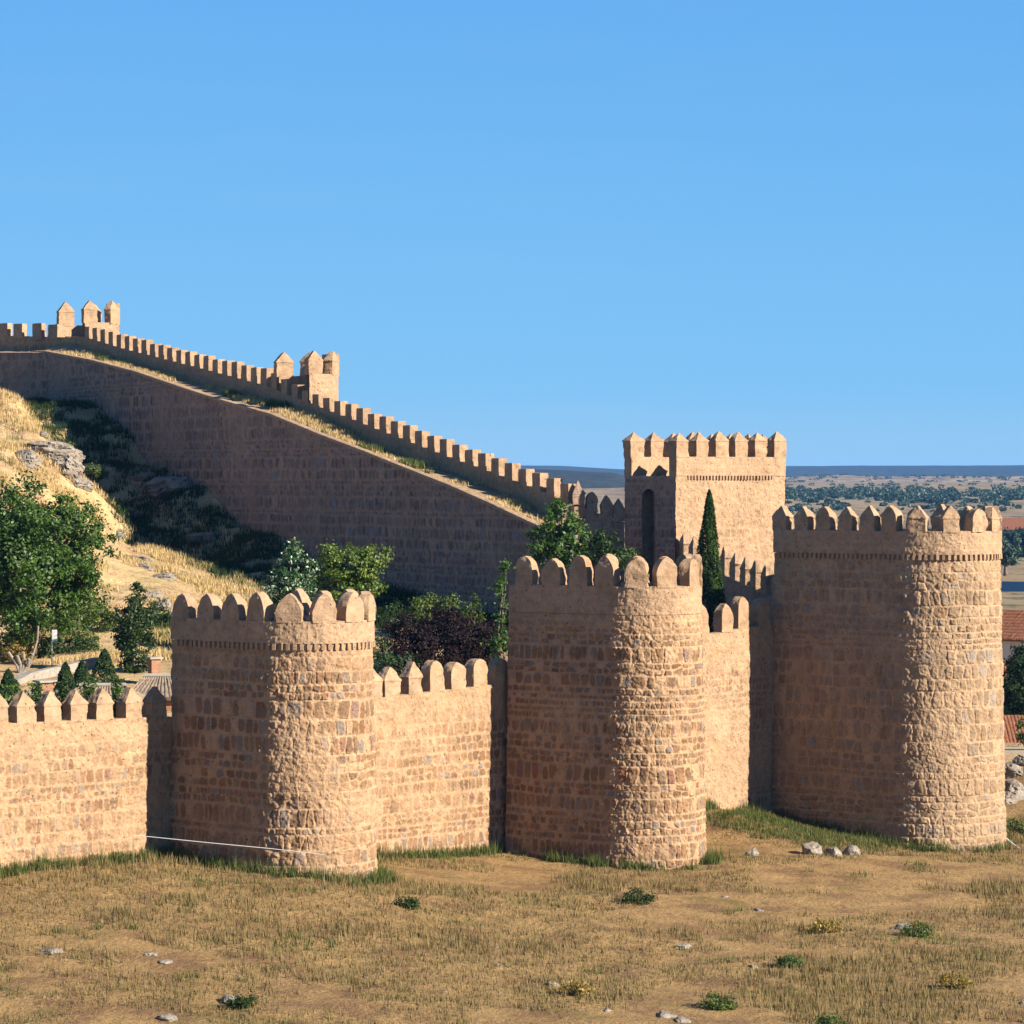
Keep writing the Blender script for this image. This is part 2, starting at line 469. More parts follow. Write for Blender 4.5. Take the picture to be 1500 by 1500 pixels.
def plan_tower(cpx, bpx, R, Y=None, B0=None, ax=A):
    """centre, flank length and rear corner of a tower; its distance follows from the curtain it stands on"""
    lo, hi = (Y, Y) if Y else (150., 200.)
    for _ in range(60):
        m = (lo + hi) / 2
        C = np.array([(cpx - 750) * m / F, m]); P = ((cpx - bpx) * m / F - R * cos(ax)) / sin(ax); B = C - P * np.array([sin(ax), -cos(ax)])
        if Y: break
        if np.dot(B - B0, n_) > 0: lo = m
        else: hi = m
    return C, R, P, B
T1C, T1R, T1P, B1 = plan_tower(447, 248, 2.95, 150.)
A2 = radians(55)
T2C, T2R, T2P, B2 = plan_tower(942, 745, 2.83, None, B1, A2)
T3C, T3R, T3P, B3 = plan_tower(1367, 1140, 3.5, None, B1)
SQ = np.array([9.84, 205.])                      # near corner of the square tower
a40 = radians(40)
sq_n = np.array([sin(a40), -cos(a40)]); sq_d = np.array([cos(a40), sin(a40)])
SQL = 4.6; SQW = 9.2

# long sloping wall: outer (parapet) line and inner edge
RN = np.array([(838 - 750) * 208 / F, 208.]); RF = np.array([(122 - 750) * 285 / F, 285.])
r_w = (RF - RN) / np.linalg.norm(RF - RN)         # up the slope
r_in = np.array([-abs(r_w[1]), -abs(r_w[0])])     # inward normal, towards the camera's left
WALKW = 3.0
def line_at_px(p0, dr, px):
    k = (np.asarray(px, float) - 750) / F
    t = (k * p0[1] - p0[0]) / (dr[0] - k * dr[1])
    return p0[None, :] + np.atleast_1d(t)[:, None] * dr[None, :]
def px_of(p): return 750 + F * p[..., 0] / p[..., 1]
c_top = ([122, 187, 245, 307, 395, 405, 444, 507, 573, 640, 707, 795, 838], [477, 493, 509, 524, 543, 548, 571, 592, 616, 641, 665, 697, 713])
c_cr = ([122, 131, 181, 232, 291, 389, 405, 468, 504, 557, 611, 663, 717, 773, 838], [493, 496, 511, 524, 539, 565, 571, 597, 610, 631, 652, 672, 691, 712, 739])
c_ba = ([107, 160, 227, 299, 395, 480, 549, 579, 677, 757, 792, 850], [501, 520, 544, 563, 587, 612, 651, 664, 697, 731, 749, 775])
c_in = ([67, 131, 200, 267, 320, 397, 467, 533, 600, 661, 715, 781, 860], [515, 527, 545, 568, 585, 607, 636, 661, 688, 712, 736, 767, 806])
R_IN0 = RN + WALKW * r_in

# ------------------------------------------------------------------ terrain
def tps_fit(pts):
    pts = np.array(pts, float); x = pts[:, :2]; zz = pts[:, 2]; n = len(x)
    def K(a, b):
        r2 = ((a[:, None, :] - b[None, :, :]) ** 2).sum(-1) + 1e-9
        return .5 * r2 * np.log(r2)
    P = np.hstack([np.ones((n, 1)), x])
    Am = np.zeros((n + 3, n + 3)); Am[:n, :n] = K(x, x) + np.eye(n) * .6; Am[:n, n:] = P; Am[n:, :n] = P.T
    sol = np.linalg.solve(Am, np.concatenate([zz, np.zeros(3)]))
    def f(q):
        out = np.empty(len(q))
        for i in range(0, len(q), 40000):
            qq = q[i:i + 40000]
            out[i:i + 40000] = K(qq, x) @ sol[:n] + np.hstack([np.ones((len(qq), 1)), qq]) @ sol[n:]
        return out
    return f

pin = []
for px, py in ((0, 604), (60, 594), (133, 592), (187, 640), (280, 693), (320, 739), (400, 787), (480, 830), (560, 858), (640, 885), (760, 905)):
    p = line_at_px(R_IN0, r_w, px)[0]; w = W(px, py, p[1]); pin.append(w)
    pin.append(w - np.array([r_in[0], r_in[1], 0]) * 5)
for px, py, Y in ((-45, 576, 264), (0, 584, 261), (38, 602, 257), (66, 642, 251), (110, 690, 247), (154, 738, 243), (183, 800, 234), (250, 832, 226), (322, 874, 216)):
    pin.append(W(px, py, Y))
    if px < 200: w = W(px + 14, py, Y + 7); pin.append(w - np.array([0, 0, 1.5]))
for px, py, Y in ((410, 890, 212), (0, 640, 250), (0, 700, 236), (60, 670, 244), (0, 760, 222), (90, 770, 228), (0, 830, 210), (100, 840, 213), (-60, 760, 226), (-60, 640, 252), (130, 780, 232),
                  (200, 870, 210), (0, 925, 197), (100, 915, 199), (230, 925, 198), (300, 905, 205), (-80, 900, 200)):
    pin.append(W(px, py, Y))
for X, Y, z in ((-30, 182, -10.2), (-18, 182, -10.2), (-24, 168, -11.2), (-14, 165, -11.2), (-40, 160, -11.2), (-30, 150, -11.4), (-5, 175, -10.5), (-8, 190, -9.7), (0, 200, -9.6),
                (5, 185, -10.3), (8, 200, -9.6), (14, 190, -9.6), (2, 178, -10.6), (0, 215, -9.0), (-55, 170, -10), (-60, 140, -11.5)):
    pin.append((X, Y, z))
f_in = tps_fit(pin)
pout = [(-60, 120, -18.2), (-26, 142, -16.9), (-13, 149, -16.9), (-9, 145.5, -17.2), (-3, 158, -18.2), (1, 163, -18.5), (6, 160, -18.7), (-30, 125, -18.6), (0, 140, -18.8), (20, 140, -19.6),
        (0, 120, -19.6), (30, 120, -20.4), (0, 100, -20.6), (0, 60, -22), (60, 100, -22), (-60, 60, -21), (60, 150, -21.5)]
for px, py, Y in ((1085, 1193, 177.5), (1040, 1228, 174.5), (1130, 1200, 179.5), (1180, 1212, 180), (1310, 1252, 174.5), (1220, 1255, 170), (1120, 1262, 166), (1060, 1290, 160), (1466, 1256, 175.5),
                  (1490, 1225, 184), (1490, 1165, 195), (1490, 1115, 206), (1520, 1108, 215), (1490, 1097, 226), (1560, 1100, 200), (1480, 1045, 245), (1480, 1010, 270), (1700, 1060, 250)):
    pout.append(W(px, py, Y))
for X, Y, z in ((25, 300, -18), (60, 320, -18.5), (90, 200, -21), (12, 230, -16), (-20, 330, -18), (-60, 340, -18), (10, 320, -18)):
    pout.append((X, Y, z))
f_out = tps_fit(pout)
PY = [-100, 300, 450, 600, 680, 690, 752, 765, 850, 1100, 1600, 2000, 3000, 3800, 5000, 9000, 14000]
PZ = [-22, -18.5, -20.5, -21.8, -22.4, -23.4, -23.4, -22.6, -22.9, -23.2, -19.5, -16, -7, -5, -9, -9, -40]

def side(p, a, b): return (b[0] - a[0]) * (p[:, 1] - a[1]) - (b[1] - a[1]) * (p[:, 0] - a[0])
OUT_L = RF + np.array([-16., 14.])
def terrain(x, y, rough=True):
    x = np.asarray(x, float); y = np.asarray(y, float); shp = x.shape
    q = np.stack([x.ravel(), y.ravel()], 1)
    g = (q - B1) @ (-n_)
    ins = sst(.5, 1.6, g)
    # right boundary: T3 -> square tower -> ramp outer line
    poly = [B3 + np.array([-.4, 1.0]), SQ + np.array([.3, 1.0]), RN + np.array([.4, .4]), RF + np.array([.4, .3]), OUT_L + np.array([0, .5]), OUT_L + np.array([-200, .5])]
    s0 = side(q, poly[0], poly[1]) / np.linalg.norm(poly[1] - poly[0])
    s2 = side(q, poly[2], poly[3]) / np.linalg.norm(poly[3] - poly[2])
    s3 = side(q, RF + np.array([.4, .6]), RF + np.array([.4, .6]) + np.array([-sin(radians(50)), cos(radians(50))]))
    right = np.where(q[:, 1] < SQ[1] + 1, s0, s2)
    right = np.where(q[:, 0] < RF[0], s3, right)
    ins = ins * sst(-.3, .3, right)
    qc = np.stack([np.clip(q[:, 0], -70, 110), np.clip(q[:, 1], 20, 340)], 1)
    zi = np.zeros(len(q)); m = ins > 0
    if m.any(): zi[m] = np.clip(f_in(q[m]), -13, 11)
    zo = np.clip(f_out(qc), -24, -15)
    fb = sst(240, 420, q[:, 1] + np.maximum(0, np.abs(q[:, 0]) - 60) * 1.5)
    prof = np.interp(q[:, 1], PY, PZ)
    und = 1.2 * fbm(q[:, 0] * .004, q[:, 1] * .002, octv=3, seed=4) * sst(700, 1500, q[:, 1])
    zo = zo * (1 - fb) + (prof + und) * fb
    z = zi * ins + zo * (1 - ins)
    if rough:
        near = sst(420, 330, q[:, 1])
        amp = .20 + .75 * ins * sst(-9, -5, zi)
        z = z + near * (amp * fbm(q[:, 0] * .33, q[:, 1] * .33, octv=3, seed=2) + .13 * fbm(q[:, 0] * 1.4, q[:, 1] * 1.4, octv=3, seed=8))
    return z.reshape(shp)

xs = np.concatenate([-np.geomspace(52, 7000, 36)[::-1], np.arange(-51.5, 48, .45), np.geomspace(49, 7000, 36)])
ys = np.concatenate([np.linspace(-60, 95, 12), np.arange(100, 300, .45), np.geomspace(301, 14000, 150)])
XX, YY = np.meshgrid(xs, ys, indexing='ij')
ZZ = terrain(XX, YY)
o = obj('ground', np.stack([XX, YY, ZZ], -1), grid_quads(len(xs), len(ys)), M_GROUND, attrs={'far': sst(280, 420, YY), 'outside': sst(.5, -.5, ((XX - B1[0]) * -n_[0] + (YY - B1[1]) * -n_[1]))}, smooth=True)
tag(o, kind='structure')

# river: a dark strip of water far off on the right
xr = np.linspace(-400, 900, 60); yr = np.linspace(688, 754, 8)
XR, YR = np.meshgrid(xr, yr, indexing='ij')
mw, nt, b = new_mat('river_water'); b.inputs['Base Color'].default_value = (.008, .02, .045, 1); b.inputs['Roughness'].default_value = .6
b.inputs['Specular IOR Level'].default_value = .03
bump(nt, noise(nt, objco(nt), .7, 4, .6), b, .15)
tag(obj('river', np.stack([XR, YR, np.full_like(XR, -22.9)], -1), grid_quads(60, 8), mw), kind='structure')

# far ridge and mesa
def hill(name, x0, x1, nx, y0, y1, ny, zf, mat):
    x = np.linspace(x0, x1, nx); y = np.linspace(y0, y1, ny)
    X, Y = np.meshgrid(x, y, indexing='ij')
    o = obj(name, np.stack([X, Y, zf(X, Y)], -1), grid_quads(nx, ny), mat, smooth=True)
    return tag(o, kind='structure')
def ridge_z(X, Y):
    c = np.exp(-((Y - 4150) / 330) ** 2)
    px = 750 + F * X / Y
    top = 1.0 + 1.6 * fbm(X * .012, Y * .012, octv=4, seed=21) + 2.0 * np.exp(-((px - 1235) / 45) ** 2) + .4 * sst(1330, 1420, px) - 1.5 * sst(1200, 1120, px)
    return -12 + (12 + top) * c + 1.1 * fbm(X * .05, Y * .05, octv=4, seed=23) * c
hill('rocky_ridge', -900, 1500, 480, 3500, 4800, 90, ridge_z, M_RIDGE)
def mesa_z(X, Y):
    k = sst(6600, 7900, Y + 260 * fbm(X * .0016, Y * .0008, octv=4, seed=31))
    px = 750 + F * X / Y
    top = 28.0 - 9.0 * sst(800, 930, px) * sst(1160, 1100, px) + 1.8 * fbm(X * .006, Y * .004, octv=5, seed=33, gain=.65)
    left = 4.0 * sst(900, 760, px)
    return -14 + (14 + top + left * 0) * k + .5 * fbm(X * .03, Y * .03, octv=3, seed=36) * k
def scrub_hill_z(X, Y):
    px = 750 + F * X / Y
    k = sst(2300, 3300, Y + 160 * fbm(X * .004, Y * .002, octv=3, seed=38)) * sst(1010, 890, px)
    top = 8.2 - 3.0 * sst(790, 900, px) + .9 * fbm(X * .012, Y * .006, octv=4, seed=39)
    return -24 + (24 + top) * k + .5 * fbm(X * .05, Y * .03, octv=3, seed=40) * k
hill('scrub_hill', -500, 300, 200, 2000, 3900, 110, scrub_hill_z, M_MESA)
hill('mesa_hill', -3000, 4200, 420, 6000, 9600, 90, mesa_z, M_MESA)

# ------------------------------------------------------------------ front towers
def tower_path(C, R, P, back=.0, ax=A):
    n_ = np.array([sin(ax), -cos(ax)]); d_ = np.array([cos(ax), sin(ax)])
    L = [P + back, pi * R, P + back, 2 * R]
    cum = np.concatenate([[0], np.cumsum(L)])
    start = C - R * d_ - (P + back) * n_
    def f(s):
        s = np.asarray(s, float) % (cum[-1] + 1e-9)
        pos = np.empty((len(s), 2)); nr = np.empty((len(s), 2))
        m = s <= cum[1]
        pos[m] = start + s[m, None] * n_; nr[m] = -d_
        m = (s > cum[1]) & (s <= cum[2]); ph = (s[m] - cum[1]) / R
        v = -np.cos(ph)[:, None] * d_ + np.sin(ph)[:, None] * n_
        pos[m] = C + R * v; nr[m] = v
        m = (s > cum[2]) & (s <= cum[3])
        pos[m] = C + R * d_ - (s[m, None] - cum[2]) * n_; nr[m] = d_
        m = s > cum[3]
        pos[m] = C + R * d_ - (P + back) * n_ - (s[m, None] - cum[3]) * d_; nr[m] = -n_
        return pos, nr
    return f, cum

def dentils(f, s0, s1, z0, z1, pitch, depth, seed):
    """a toothed course as one continuous strip"""
    edge = np.arange(s0, s1, pitch / 2)
    ss = np.sort(np.concatenate([edge - .006, edge + .006])); lev = np.repeat(np.arange(len(edge)) % 2, 2)
    lev = np.concatenate([[0], lev[:-1]]) if len(lev) == len(ss) else lev
    p, nr = f(ss)
    dd = np.where(lev > 0, depth * (.75 + .4 * hsh(np.arange(len(ss)) // 2, seed)), .012)
    rows = [(np.full(len(ss), -.06), z0), (dd, z0 + .01), (dd, (z0 + z1) / 2), (dd, z1 + .02)]
    V = np.empty((len(ss), len(rows), 3))
    for j, (o_, z_) in enumerate(rows):
        V[:, j, :2] = p + nr * o_[:, None]; V[:, j, 2] = z_
    return V, grid_quads(len(ss), len(rows)), len(ss) * len(rows)

def tower(label, C, R, P, zb, y_cor, y_cr, P0, mers, mkind, mw_, mh, seed, mat, pmat, dent=True, bf=.55, mt=.58, ax=A, amp=.075, cw=.42, wild=0.0, rows=(.55, .88), cover=.62, group='round fronted towers of the town wall'):
    f, cum = tower_path(C, R, P, 0, ax)
    z_cor = (HOR - y_cor) * C[1] / F; z_cr = (HOR - y_cr) * C[1] / F
    mers = [m * P / P0 if m <= P0 else m - P0 + P for m in mers]
    root = empty('wall_tower', (C[0], C[1], zb), label, 'tower', group)
    s = np.arange(0, cum[-1], .045)
    zz = np.arange(zb, z_cor, .045); zz = np.append(zz, z_cor)
    prof = [(.020 * (z_cor - z), z, 1) for z in zz]
    v, q, at = sheet(f, s, prof, seed, amp, cover, (z_cor + .5, 2.4), cw, rows, .4, wild, closed=True, rough=.055)
    top = [i * len(zz) + len(zz) - 1 for i in range(len(s))]
    obj('shaft', v, q, mat, root, polys=[top], attrs=at)
    # parapet
    s = np.arange(0, cum[3] + .01, .07)
    over = .10 if dent else .02
    zz = np.arange(z_cor + .02, z_cr, .07); zz = np.append(zz, z_cr)
    prof = [(-.1, z_cor + .02, 0)] + [(over, z, 1) for z in zz] + [(-.15, z_cr + .02, 0), (-.34, z_cr + .02, 0), (-.52, z_cr, 0), (-.53, z_cr - .4, 0), (-.54, z_cor + .03, 0)]
    v, q, at = sheet(f, s, prof, seed + 3, amp * .45, .12, None, cw, rows, .4, wild, rough=.05)
    at['mortar'] = np.maximum(at['mortar'], .8)
    nv = len(prof)
    obj('parapet', v, q, pmat, root, polys=[list(range(nv))[::-1], [(len(s) - 1) * nv + j for j in range(nv)]], attrs=at)
    if dent:
        v, q, n = dentils(f, .15, cum[3] - .05, z_cor - .27, z_cor, .30, .13, seed)
        obj('dentil_course', v, q, pmat, root, attrs={'stone': np.full(n, .3), 'mortar': np.full(n, .8)})
    p, nr = f(np.array(mers))
    for i in range(len(mers)):
        t = (-nr[i, 1], nr[i, 0])
        k = mkind[i % len(mkind)] if isinstance(mkind, (list, tuple)) else mkind
        pp = p[i] + nr[i] * over
        merlon('merlon', root, pp, t, nr[i], z_cr - .06, mw_, mt, mh * bf, mh * (1.06 - bf), k, pmat, seed * 100 + i)
    return root

tower('lowest tan stone tower at left with rounded merlons and a toothed band', T1C, T1R, T1P, -21., 939, 906.5, 5.5,
      [.65, 2.27, 3.89, 5.5, 7.15, 8.67, 10.16, 11.6, 13.2, 14.8, 16.4, 18.0], ['ogive'], 1.12, 1.16, 101, M_STONE, M_PALE, bf=.28, amp=.10, wild=.05, cover=.66)
tower('middle stone tower with no toothed band, beside the dark cypress', T2C, T2R, T2P, -23., 898, 857, 6.2,
      [.93, 2.6, 4.25, 5.8, 7.5, 9.0, 10.84, 12.3, 13.9, 15.5, 17.1, 18.8], ['round', 'ogive'], 1.02, 1.38, 202, M_STONE, M_RUST, dent=False, ax=A2, amp=.095, wild=.08, cw=.38, bf=.5, cover=.68)
tower('tallest stone tower at right with large rubble blocks and gabled merlons', T3C, T3R, T3P, -23.5, 811, 777, 7.9,
      [.4, 1.85, 3.3, 4.75, 6.2, 7.6, 9.2, 10.97, 12.6, 14.0, 15.6, 17.2, 18.9, 20.6, 22.3, 24.0], ['gable', 'gable', 'ogive'],   .92, 1.22, 303, M_BIG, M_PALE, bf=.56, mt=.66, amp=.115, cw=.50, wild=.12, rows=(.6, 1.0), cover=.72)

# ------------------------------------------------------------------ front curtains
def line_path(p0, dr, nr):
    def f(s):
        s = np.asarray(s, float)
        return p0[None, :] + s[:, None] * dr[None, :], np.broadcast_to(nr, (len(s), 2))
    return f

def curtain(label, p0, s0, s1, zb, z_cr, pxs, mkind, mw_, mt, mh, seed, mat, pmat, group='curtain walls between the front towers', cover=.45):
    f = line_path(p0, d_, n_)
    mid, _ = f(np.array([(s0 + s1) / 2]))
    root = empty('curtain_wall', (mid[0, 0], mid[0, 1], zb), label, 'wall', group)
    s = np.arange(s0, s1 + .01, .06)
    zrow = z_cr
    def z_cr(t):
        p, _ = f(np.asarray(t, float)); return (HOR - np.interp(px_of(p), *zrow)) * p[:, 1] / F
    zc = z_cr(s)
    zz = np.linspace(0, 1, int((zc.mean() - zb) / .06))
    prof = [(0, zb + (zc - zb) * k, 1) for k in zz] + [(-.2, zc + .01, 0), (-.4, zc + .01, 0), (-.58, zc, 0), (-.6, zc - 1.0, 0), (-1.6, zc - 1.02, 0), (-2.6, zc - 1.05, 0), (-2.62, zc - 6, 0)]
    v, q, at = sheet(f, s, prof, seed, .045, cover, (zc.mean() - .5, 2.2), .40, (.5, .8), .3, 0.02, u0=seed)
    obj('wall_face', v, q, mat, root, attrs=at)
    q0 = line_at_px(p0, d_, np.array(pxs, float))
    for i, p in enumerate(q0):
        ss = np.dot(p - p0, d_)
        k = mkind[i % len(mkind)]
        merlon('merlon', root, p, d_, n_, float(z_cr(np.array([ss]))[0]) - .05, mw_, mt, mh * .58, mh * .47, k, pmat, seed * 50 + i)
    return root, f

def sof(px, p0): return float(np.dot(line_at_px(p0, d_, np.array([px]))[0] - p0, d_))
curtain('lowest lit wall at bottom left with a row of pointed merlons', B1, sof(-90, B1), -1.8, -21., ([-90, 30, 215], [1063, 1059, 1051]),
        [-77, -38.5, 0, 38.7, 77.3, 116, 154, 196, 233], ['gable'], .94, .62, 1.2, 411, M_STONE, M_PALE)
curtain('sunlit wall with six rounded merlons before the purple shrubs', B1, 1.8, np.linalg.norm(B2 - B1) - 2.0, -22.5, ([557, 722], [1022, 1003]),
        [548, 575, 609, 640.5, 672, 704, 736], ['gable', 'gable', 'gable', 'round', 'ogive', 'round', 'round'], 1.0, .62, 1.36, 422, M_STONE, M_PALE, cover=.62)
curtain('narrow wall half in shadow above the grassy bank', B2, 1.4, np.linalg.norm(B3 - B2) - 2.2, -22.5, ([1050, 1090, 1140], [928, 919, 916]),
        [1030, 1066, 1090, 1120, 1150], ['ogive', 'ogive', 'round', 'round', 'round'], 1.0, .6, 1.5, 433, M_RUST, M_RUST, cover=.3)

# ------------------------------------------------------------------ long sloping wall
L = float(np.linalg.norm(RF - RN))
root_r = empty('sloping_wall', (RN[0], RN[1], -12), 'long shaded stone wall climbing the hill with grassy walk and notched parapet', 'wall')
s = np.arange(-7, L + 4.5, .11)
fin_ = line_path(R_IN0, r_w, r_in)
pin_, _ = fin_(s); pxi = px_of(pin_)
z_in = (HOR - np.interp(pxi, *c_in)) * pin_[:, 1] / F
zz = np.linspace(0, 1, 170)
prof = [(.0, z_in - 17 * (1 - k), 1) for k in zz] + [(-.12, z_in + .0, 0)]
v, q, at = sheet(fin_, s, prof, 511, .08, .66, None, .50, (.55, 1.05), .45, .13)
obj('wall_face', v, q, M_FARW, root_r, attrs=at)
prof = [(-.1, z_in - .16, 0), (.09, z_in - .15, 1), (.1, z_in - .02, 1), (.06, z_in + .05, 1), (-.15, z_in + .08, 0), (-.34, z_in + .08, 0), (-.42, z_in - .1, 0)]
v, q, at = sheet(fin_, s, prof, 515, .04, .3, None, .5, rough=.04)
at['mortar'] = np.maximum(at['mortar'], .85)
obj('coping', v, q, M_PALE, root_r, attrs=at)
# walkway
keep_s = s > -.3
s = s[keep_s]; pin_ = pin_[keep_s]; z_in = z_in[keep_s]
fo_ = line_path(RN, r_w, r_in)
po_, _ = fo_(s); pxo = px_of(po_)
z_ba = (HOR - np.interp(pxo, *c_ba)) * po_[:, 1] / F
k = np.linspace(0, 1, 14)
WK = np.empty((len(s), 14, 3))
edge = pin_ - r_in * .3
WK[..., 0] = edge[:, :1] * (1 - k) + po_[:, :1] * k; WK[..., 1] = edge[:, 1:] * (1 - k) + po_[:, 1:] * k
WK[..., 2] = z_in[:, None] * (1 - k) + z_ba[:, None] * k + .05 * fbm(WK[..., 0] * 1.3, WK[..., 1] * 1.3, octv=3, seed=9) - .03
obj('walkway', WK, grid_quads(len(s), 14), M_WALK, root_r)
# parapet
z_cr = (HOR - np.interp(pxo, *c_cr)) * po_[:, 1] / F
z_tp = (HOR - np.interp(pxo, *c_top)) * po_[:, 1] / F
prof = [(.02, z_ba - .5 + (z_cr - z_ba + .5) * kk, 1) for kk in np.linspace(0, 1, 14)] + [(-.2, z_cr, 0), (-.4, z_cr, 0), (-.6, z_cr - .02, 0)] + [(-.62, z_cr - h, 0) for h in (2, 6, 12, 20)]
v, q, at = sheet(fo_, s, prof, 522, .04, .2, None, .4, (.5, .8), .3, 0)
obj('parapet', v, q, M_STONE, root_r, attrs=at)
nm = 46
for i in range(nm):
    ss = (i + .5) / nm * L
    p, _ = fo_(np.array([ss])); j = int(np.argmin(np.abs(s - ss)))
    h = float(z_tp[j] - z_cr[j])
    merlon('merlon', root_r, p[0] + r_in * .03, r_w, r_in, float(z_cr[j]) - .25, 1.08, .6, (h + .25) * .86, (h + .25) * .16, 'block', M_PALE, 5000 + i)
# far left stretch facing the camera
root_l = empty('hilltop_wall', (OUT_L[0], OUT_L[1], 4), 'short level wall on the hilltop left of the farthest turret', 'wall')
RE = RF + np.array([.3, .6])
lw = np.array([-sin(radians(50)), cos(radians(50))])
LE = line_at_px(RE, lw, np.array([-90.]))[0]
dl = (RE - LE) / np.linalg.norm(RE - LE); nl_ = np.array([dl[1], -dl[0]])
fl_ = line_path(LE, dl, nl_)
sl = np.arange(0, np.linalg.norm(RE - LE) - .2, .1)
zc = (HOR - 495.) * RE[1] / F + .045 * (np.linalg.norm(RE - LE) - sl)
prof = [(0, zc - 1.6 + 1.6 * kk, 1) for kk in np.linspace(0, 1, 18)] + [(-.3, zc, 0), (-.6, zc - .02, 0), (-.62, zc - 10, 0)]
v, q, at = sheet(fl_, sl, prof, 533, .04, .2, None, .4)
obj('parapet', v, q, M_STONE, root_l, attrs=at)
INR = line_at_px(R_IN0, r_w, np.array([70.]))[0]; INL = line_at_px(INR, lw, np.array([-90.]))[0]
dl2 = (INR - INL) / np.linalg.norm(INR - INL); nl2 = np.array([dl2[1], -dl2[0]])
fl2 = line_path(INL, dl2, nl2); sl2 = np.arange(0, np.linalg.norm(INR - INL) + .05, .11)
pp, _ = fl2(sl2); ze = (HOR - 516.5) * pp[:, 1] / F
prof = [(0, ze - 9 * (1 - kk), 1) for kk in np.linspace(0, 1, 90)] + [(-.4, ze + .03, 0), (-1.2, ze + .1, 0), (-4.2, ze + .25, 0)]
v, q, at = sheet(fl2, sl2, prof, 544, .05, .6, None, .48, (.7, 1.05), .25, .02)
obj('wall_face', v, q, M_FARW, root_l, attrs=at)
for i, px in enumerate((-80, -52, -24, 4, 26, 54, 77)):
    p = line_at_px(LE, dl, np.array([px]))[0]
    merlon('merlon', root_l, p, dl, nl_, float(np.interp(np.dot(p - LE, dl), sl, zc)) - .2, 1.15, .55, 1.05, .2, 'block', M_PALE, 5300 + i)
# short parapet between the sloping wall and the square tower
QE = SQ + np.array([-sin(a40), cos(a40)]) * SQL
root_s = empty('linking_wall', ((RN[0] + QE[0]) / 2, 208.3, -10), 'short dark wall with pointed merlons joining the square tower', 'wall')
ds = (QE - RN) / np.linalg.norm(QE - RN); nsn = np.array([ds[1], -ds[0]])
fs_ = line_path(RN, ds, nsn)
s2 = np.arange(-.6, np.linalg.norm(QE - RN) - .02, .08)
ps, _ = fs_(s2); zc = (HOR - np.interp(px_of(ps), [835, 915], [738, 765])) * ps[:, 1] / F
prof = [(0, zc - 9 * (1 - kk), 1) for kk in np.linspace(0, 1, 110)] + [(-.3, zc, 0), (-.6, zc - .02, 0), (-.62, zc - 9, 0)]
v, q, at = sheet(fs_, s2, prof, 555, .05, .5, None, .42)
obj('wall_face', v, q, M_FARW, root_s, attrs=at)
for i, (px, h) in enumerate(((848, 1.35), (868, 1.15), (889, 1.15), (907, 1.2))):
    p = line_at_px(RN, ds, np.array([px]))[0]
    zt = (HOR - np.interp(px, [835, 915], [738, 765])) * p[1] / F
    merlon('merlon', root_s, p, ds, nsn, zt - .08, .72, .55, h * .6, h * .55, ('pyramid', 'ogive', 'gable', 'gable')[i], M_FARW, 5400 + i)

# turrets on the sloping wall (open towards the camera)
def turret(label, px_l, px_r, proj, zcr_py, mh, seed, mspec, kind):
    pl = line_at_px(RN, r_w, np.array([px_l]))[0]; pr = line_at_px(RN, r_w, np.array([px_r]))[0]
    Yc = (pl[1] + pr[1]) / 2
    outw = -r_in
    wd = np.linalg.norm(pl - pr); R = wd / 2; P = max(.3, proj - R)
    c = (pl + pr) / 2 + outw * P
    ul = (pl - pr) / wd                                # towards the upper flank
    cum = np.cumsum([0, P, pi * R, P])
    def f(s):
        s = np.asarray(s, float); pos = np.empty((len(s), 2)); nr = np.empty((len(s), 2))
        m = s <= cum[1]; pos[m] = pl + s[m, None] * outw; nr[m] = ul
        m = (s > cum[1]) & (s <= cum[2]); ph = (s[m] - cum[1]) / R
        vv = np.cos(ph)[:, None] * ul + np.sin(ph)[:, None] * outw
        pos[m] = c + R * vv; nr[m] = vv
        m = s > cum[2]; pos[m] = pr + (cum[3] - s[m, None]) * outw; nr[m] = -ul
        return pos, nr
    zc = (HOR - zcr_py) * Yc / F
    kinds = [kind, kind, 'block', kind, kind]; wds = [1.35, 1.35, 1.75, 1.4, 1.2]
    root = empty('wall_turret', (c[0], c[1], zc - 12), label, 'turret', 'turrets on the sloping wall')
    s = np.arange(0, cum[3], .09)
    prof = [(0, zc - 13 + 13 * kk, 1) for kk in np.linspace(0, 1, 120)] + [(-.3, zc, 0), (-.6, zc - .02, 0), (-.62, zc - 1.3, 0), (-.64, zc - 2.6, 0)]
    v, q, at = sheet(f, s, prof, seed, .05, .3, None, .42)
    ring = [i * len(prof) + len(prof) - 1 for i in range(len(s))]
    obj('shaft', v, q, M_PALE, root, polys=[ring], attrs=at)
    for i, fr in enumerate(mspec):
        p, nr = f(np.array([fr * cum[3]]))
        merlon('merlon', root, p[0], (-nr[0, 1], nr[0, 0]), nr[0], zc - .08, wds[i], .62, mh * .62, mh * .42, kinds[i], M_PALE, seed * 10 + i)
    return root
turret('farther turret on the hilltop, three tall merlons lit against the sky', 84, 123, 4.1, 474, 1.85, 611, [.05, .27, .50, .73, .95], 'gable')
turret('nearer turret halfway down the sloping wall with tall lit merlons', 404, 453, 3.3, 549, 1.6, 622, [.05, .27, .50, .73, .95], 'gable')

